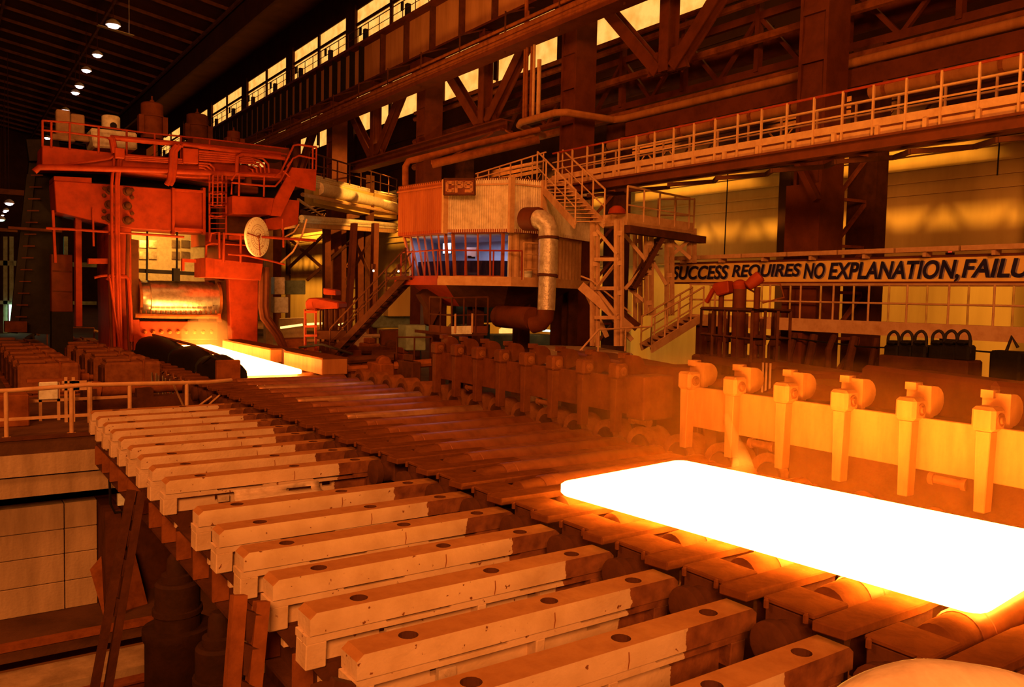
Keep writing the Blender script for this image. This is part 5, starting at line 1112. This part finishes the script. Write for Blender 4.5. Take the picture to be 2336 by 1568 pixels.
# ---- stair tower
TD = 27.5
tw = thing('stair_tower', 'tall latticed stair tower with a railed landing right of the cabin', 'tower', D(1440, 790, TD))
LG = [(1357,504,790,27.7),(1412,502,790,27.0),(1480,525,720,28.7),(1527,530,720,29.3),(1455,520,740,30.4),(1578,522,600,30.0)]
for px, y0, y1, d in LG:
    for s in (-6, 6): MB().bar(D(px+s,y0,d), D(px+s,y1,d), .1, .14).build('leg', 'beige_paint', tw)
    for k in range(3):
        y = y0+30+k*68
        if y < y1-20: MB().bar(D(px-7,y,d-.06), D(px+7,y,d-.06), .03, .16).build('batten_plate', 'beige_paint', tw)
for y in (592, 658, 725): MB().bar(D(1357,y,27.57), D(1412,y,26.91), .06, .12).build('cross_bar', 'beige_paint', tw)
for (a, b) in (((1362,525),(1408,580)),((1408,597),(1362,655)),((1362,662),(1408,720))): MB().bar(D(*a,27.57), D(*b,26.91), .05, .1).build('diagonal', 'beige_paint', tw)
for (a, b, d) in (((1420,530),(1478,600),28.74),((1478,600),(1425,660),28.74),((1430,655),(1485,700),28.99),((1485,590),(1520,650),29.15),((1525,545),(1575,590),29.57),((1575,545),(1535,580),29.57)): MB().bar(D(*a,d), D(*b,d), .07, .12).build('diagonal', 'beige_paint', tw)
dk_ = [D(1362,508,27.99), D(1430,502,26.99), D(1582,524,29.82), D(1500,520,31.65)]
MB().prism(dk_, (0,0,-.16)).build('landing', 'beige_paint', tw)
for p, q in ((dk_[0],dk_[1]),(dk_[1],dk_[2])): MB().bar(p+V((0,0,.08)), q+V((0,0,.08)), .03, .3).build('toe_board', 'beige_paint', tw)
MB().bar(dk_[1]+V((0,0,-.3)), dk_[2]+V((.5,0,-.35)), .3, .25).build('edge_beam', 'dark_rust', tw)
railing(tw, [dk_[1], dk_[2].lerp(dk_[1], .08)], 1.1, 4, (.45,), .035, 'beige_paint'); railing(tw, [dk_[2], dk_[3]], 1.1, 2, (.45,), .035, 'beige_paint')
MB().lathe(D(1408,470,26.82), (0,0,-1), [(0,.12),(.1,.25),(.25,.3)], 14).build('lamp_shade', 'red_paint', tw, smooth=True)
# flights inside the tower
for a, b, mt in (((1385,768),(1330,650),'beige_paint'),((1440,660),(1505,545),'dark_rust'),((1440,775),(1345,665),'beige_paint')): 
    MB().bar(D(*a,28.74), D(*b,28.74), .9, .16).build('flight', mt, tw)
for k in range(8): MB().bar(D(1440+8*k,652-14*k,28.49), D(1462+8*k,652-14*k,28.49), .25, .04).build('tread', 'dark_rust', tw)
# upper flight from walkway to landing
us = thing('upper_stair', 'pale stair with railings dropping from the upper walkway to the tower landing', 'stair', dk_[0])
wv = V((-.5,.9,0))
stair(us, D(1378,512,27.16), D(1282,414,30.6), wv, 12, 'beige_paint', 'beige_paint', 1.15, rails=(0,1))
MB().prism([D(1238,418,30.8),D(1284,414,30.5),D(1310,400,31),D(1262,402,31.3)], (0,0,-.12)).build('top_landing', 'beige_paint', us)
# second stair low left of tower
t = thing('service_stair', 'pale flight going down from the cabin deck to the tower foot', 'stair', D(1400,740,27.49)); MB().bar(D(1325,652,27.66), D(1440,752,27.32), .1, .3).build('stringer', 'beige_paint', t); MB().bar(D(1340,650,28.16), D(1455,748,27.82), .1, .3).build('stringer', 'dark_rust', t)
for k in range(8): MB().bar(D(1335+13*k,662+11*k,27.66), D(1348+13*k,662+11*k,28.24), .25, .04).build('tread', 'dark_rust', t)
MB().tube([D(1325,630,27.57), D(1350,640,27.49), D(1440,715,27.24)], .03, 6).build('hand_rail', 'beige_paint', t)
t = MB().box(*(lambda p,q: (p.x,q.x,p.y,p.y+1.6,q.z,p.z))(D(1283,524,34.5), D(1340,640,34.5))).build('rear_annex', 'beige_paint', loc=D(1310,640,34.5)); tag(t, 'brownish annex cabin wall behind the air duct', 'annex')
t = thing('annex_door', 'dim door with glazing bars on the annex behind the duct', 'door', D(1302,628,34.3))
MB().prism([D(1284,530,34.3),D(1325,530,34.3),D(1325,625,34.3),D(1284,625,34.3)], (0,.05,0)).build('leaf', 'wall_sheet', t)
for y in (545,562,580,598): MB().bar(D(1284,y,34.2), D(1325,y,34.2), .05, .07).build('bar', 'dark_rust', t)
# ---- machine blocks behind the guards
def block(name, px0, py0, px1, py1, d, dep, mt, label, bev=.06, cat='machine', zb=FZ, dx=0):
    p, q = D(px0,py0,d), D(px1,py1,d)
    m = MB(); e = V((dep*.35+dx, dep, 0)); a, b = V((p.x,p.y,p.z)), V((q.x,q.y,q.z))
    m.prism([(a.x,a.y,zb),(b.x,b.y,zb),(b.x,b.y,b.z),(a.x,a.y,a.z)], e)
    return tag(m.build(name, mt, loc=(a.x,a.y,zb), bevel=bev), label, cat)
block('machine_bed', 1272, 800, 1445, 806, 26.5, 3.0, 'grey_paint', 'long grey machine bed behind the far side guard', .04)
block('machine_bed', 1452, 832, 1600, 842, 19.0, 5.0, 'brown_paint', 'tall brown machine body left of the railed instrument stand')
block('machine_bed', 1610, 866, 1830, 862, 20.4, 4.0, 'brown_paint', 'brown block under the railed instrument stand')
block('machine_bed', 1830, 846, 1985, 852, 18.6, 5.0, 'brown_paint', 'dull brown block right of the instrument stand')
a = thing('covered_machine', 'big rounded brown casing behind the near side guard', 'machine', D(2120, 960, 14.5))
MB().prism([(15.0,8.6,FZ),(15.0,11.9,FZ),(15.0,11.9,.95),(15.0,11.2,1.3),(15.0,8.9,1.3),(15.0,8.6,1.0)], (2.2,0,0)).build('casing', 'brown_paint', a, bevel=.1)
MB().box(14.9, 17.3, 8.7, 11.8, .25, .32).build('rib', 'rust', a)
block('machine_bed', 2270, 870, 2500, 890, 13.0, 3.0, 'brown_paint', 'brown block at the right edge behind the guard', .08)
t = MB().bar((14.2,11.5,.3),(15.2,7.6,.3),.25,.1).build('cover_strip', 'grey_paint', loc=(14.5,10,.3)); tag(t, 'flat dusty strip of plate behind the third near guard post', 'strip')
# ---- railed instrument stand
PZ = W(1700, 815, X=17).z
t = thing('instrument_stand', 'railed platform of pyrometers and sensors on posts behind the guard', 'platform', (17, 13.9, PZ))
pd = [W(1597,800,X=16.6), W(1712,826,X=15.6), W(1800,800,X=16.8), W(1690,790,X=18.0)]
for p in pd: p.z = PZ
MB().prism([(p.x,p.y,PZ-.18) for p in pd], (0,0,.18)).build('deck', 'brown_paint', t)
railing(t, pd+[pd[0]], 1.22, [4,3,3,3], (.45,), .045, 'dark_rust', sq=True)
for px in (1740, 1748, 1757): p = W(px, 850, X=15.9); MB().tube([(p.x,p.y,PZ),(p.x,p.y,FZ)], .025, 6).build('conduit', 'beige_paint', t)
for px in (1662, 1700): p = W(px, 850, X=16.8); MB().bar((p.x,p.y,PZ),(p.x,p.y,FZ),.25,.25).build('leg', 'dark_rust', t)
for i, (px, pt, r) in enumerate(((1641,672,.07),(1682,660,.17),(1722,655,.08))):
    p = W(px, 810, X=16.6+.2*i); q = W(px, pt, X=16.6+.2*i); s_ = thing('sensor_post', 'sensor post in the railed stand, '+['tilted box head, left of three','thick with pointed hood, middle','round camera head, right of three'][i], 'sensor', (p.x,p.y,PZ))
    MB().tube([(p.x,p.y,PZ),(p.x,p.y,q.z)], r, 10).build('post', 'brown_paint', s_, smooth=True); e = V((p.x,p.y,q.z))
    if i == 0: MB().prism([W(1622,655,X=16.4),W(1628,646,X=16.4),W(1660,640,X=16.4),W(1662,668,X=16.4),W(1635,676,X=16.4)], (.35,.1,0)).build('head', 'red_paint', s_, bevel=.03); MB().bar(W(1612,690,X=16.4), W(1628,660,X=16.4), .08,.1).build('arm', 'red_paint', s_)
    if i == 1: MB().lathe(e, (0,0,1), [(0,.17),(.1,.2),(.2,.15),(.25,.04)], 12).build('hood', 'red_paint', s_, smooth=True); MB().tube([e+V((.1,0,.1)), e+V((.3,-.3,-.1)), e+V((.3,-.4,-.8)), e+V((.2,-.3,-1.0))], .03, 6).build('cable', 'rust', s_, smooth=True)
    if i == 2: MB().lathe(W(1704,655,X=16.8), W(1735,630,X=17)-W(1704,655,X=16.8), [(0,.1),(.03,.14),(.06,.13),(.2,.16),(.42,.16),(.45,.1)], 14).build('head', 'red_paint', s_, smooth=True); MB().tube([e+V((.1,0,.1)), e+V((.5,-.3,.1)), e+V((.55,-.4,-.25)), e+V((.1,-.1,-.4))], .025, 6).build('cable', 'rust', s_, smooth=True)
for i, px in enumerate((1617, 1655, 1700, 1735, 1768)):
    p = W(px, 800, X=17.0); q = W(px, 715+12*(i%2), X=17.0); s_ = MB().tube([(p.x,p.y,PZ),(p.x,p.y,q.z)], .05, 8).box(p.x-.09,p.x+.09,p.y-.09,p.y+.09,PZ+.35,PZ+.6).build('valve_rod', 'dark_rust', loc=(p.x,p.y,PZ), smooth=True); tag(s_, 'short rod with a valve block inside the railed stand, %s from the left' % ordn(i), 'valve', 'valve rods inside the railed stand')
# ---- valve manifold with looped hoses
t = thing('valve_manifold', 'dark valve manifold with looped hoses below the lower walkway', 'manifold', (21, 12, FZ))
a, b = W(2010,850,X=21), W(2215,850,X=21)
MB().box(20.8, 21.6, b.y, a.y, FZ, W(2100,815,X=21).z).build('base', 'dark_rust', t, bevel=.05)
for i, px in enumerate((2035, 2066, 2097, 2137, 2166, 2195)):
    c = W(px, 815, X=21); z1 = W(px, 787, X=21).z
    MB().box(20.9, 21.3, c.y-.2, c.y+.2, c.z-.1, z1).box(20.85,21.2,c.y-.12,c.y+.12,z1,z1+.12).build('valve', 'near_black', t, bevel=.05)
    MB().tube(smooth_path([V((21,c.y+.14,z1)), V((21,c.y+.12,z1+.25)), V((21,c.y-.03,z1+.36)), V((21,c.y-.16,z1+.22)), V((21,c.y-.17,z1-.2))], 4), .04, 8).build('hose', 'rubber', t, smooth=True)
t = thing('small_manifold', 'smaller dark valve block right of the walkway leg', 'manifold', (21, 9.2, FZ)); c = W(2295, 820, X=21)
MB().box(20.9, 21.4, c.y-.35, c.y+.35, FZ, c.z+.2).build('base', 'near_black', t, bevel=.05); MB().tube([V((21,c.y,c.z+.2)), V((21,c.y-.1,c.z+.55)), V((21,c.y-.25,c.z+.3))], .04, 8).build('hose', 'rubber', t, smooth=True)
t = thing('pipe_cluster', 'dark pipes and hoses in the shade below the walkway behind the instrument stand', 'pipework', (21.5, 15, FZ))
for k in range(7): y = 13.6+k*.7; MB().tube([(22.2,y,FZ),(22.2,y,1.0+.3*(k%3)),(22.6,y+.1,2.0)], .1+.03*(k%2), 8).build('pipe', 'dark_rust', t, smooth=True)
MB().box(20.8, 21.8, 13.4, 17.6, FZ, .35).build('skid', 'dark_rust', t)
t = thing('red_beacon', 'small red glowing light over the last words of the sign', 'lamp', (23.62,W(2165,603,X=23.6).y,4.48)); p = V((23.62,W(2165,603,X=23.6).y,4.54)); MB().lathe(p, (0,0,1), [(0,.05),(.08,.05)], 8).build('lens', 'red_lamp', t); MB().box(p.x-.06,p.x+.06,p.y-.1,p.y+.1,p.z-.06,p.z).build('base', 'dark_rust', t)
# drop wires and lamps in front of the lit wall
for i, (px, y0, y1) in enumerate(((1652,410,590),(2275,310,400))):
    q = W(px,y1,X=31.9); p = V((31.95,q.y,10.3)); t = MB().tube([p,q], .03, 6).box(31.7, 32.2, q.y-.06, q.y+.06, 9.92, 10.02).box(31.7, 31.8, q.y-.06, q.y+.06, 9.92, 10.4).build('drop_wire', 'near_black', loc=q); tag(t, 'thin dark wire hanging before the lit wall, %s the massive column' % ('left of','right of')[i], 'wire')
# rubble and cable heaps at the edges of the table
# ================================================================== HAZE AND STEAM
def volume(name, dens, col, mb, noise=0):
    m = bpy.data.materials.new(name); m.use_nodes = True; nt = m.node_tree; N, L = nt.nodes, nt.links; N.remove(N['Principled BSDF'])
    v = N.new('ShaderNodeVolumeScatter'); v.inputs['Color'].default_value = (*col,1); v.inputs['Density'].default_value = dens; v.inputs['Anisotropy'].default_value = .2
    if noise:
        tc = N.new('ShaderNodeTexCoord'); ns = N.new('ShaderNodeTexNoise'); ns.inputs['Scale'].default_value = noise; ns.inputs['Detail'].default_value = 3; L.new(tc.outputs['Object'], ns.inputs[0])
        r = N.new('ShaderNodeMapRange'); r.inputs['From Min'].default_value = .42; r.inputs['From Max'].default_value = .75; r.inputs['To Max'].default_value = dens; L.new(ns.outputs[0], r.inputs[0]); L.new(r.outputs[0], v.inputs['Density'])
    L.new(v.outputs[0], N['Material Output'].inputs['Volume']); M[name] = m
volume('haze_air', .0105, (1,.36,.07), None)
t = MB().box(7.6, 15.5, 1, 11.8, -1.2, 2.1).build('heat_haze', 'haze_air', loc=(10,6,0)); t['kind'] = 'stuff'; t['label'] = 'orange haze hanging over the hot slab and the near roller table'; t['category'] = 'haze'

volume('steam', .8, (1,.6,.3), None)
t = MB().tube(smooth_path([W(1695,1075,Z=.2), W(1690,1040,X=11.3), W(1672,995,X=11.4), W(1655,945,X=11.5)], 4), .2, 10, .05).build('steam_wisp', 'steam', loc=W(1695,1075,Z=.2), smooth=True)
t['kind'] = 'stuff'; t['label'] = 'thin wisp of lit steam rising from the back edge of the hot slab'; t['category'] = 'steam'

volume('mill_smoke', .1, (1,.5,.22), None)
t = MB().lathe((10.6, 41.2, .2), (0,0,1), [(0,.9),(.3,1.2),(.8,1.25),(1.3,.9),(1.6,.3)], 14).build('mill_steam', 'mill_smoke', loc=(10.6,41.2,.2), smooth=True)
t['kind'] = 'stuff'; t['label'] = 'smoky steam hanging over the strip at the mouth of the mill'; t['category'] = 'steam'
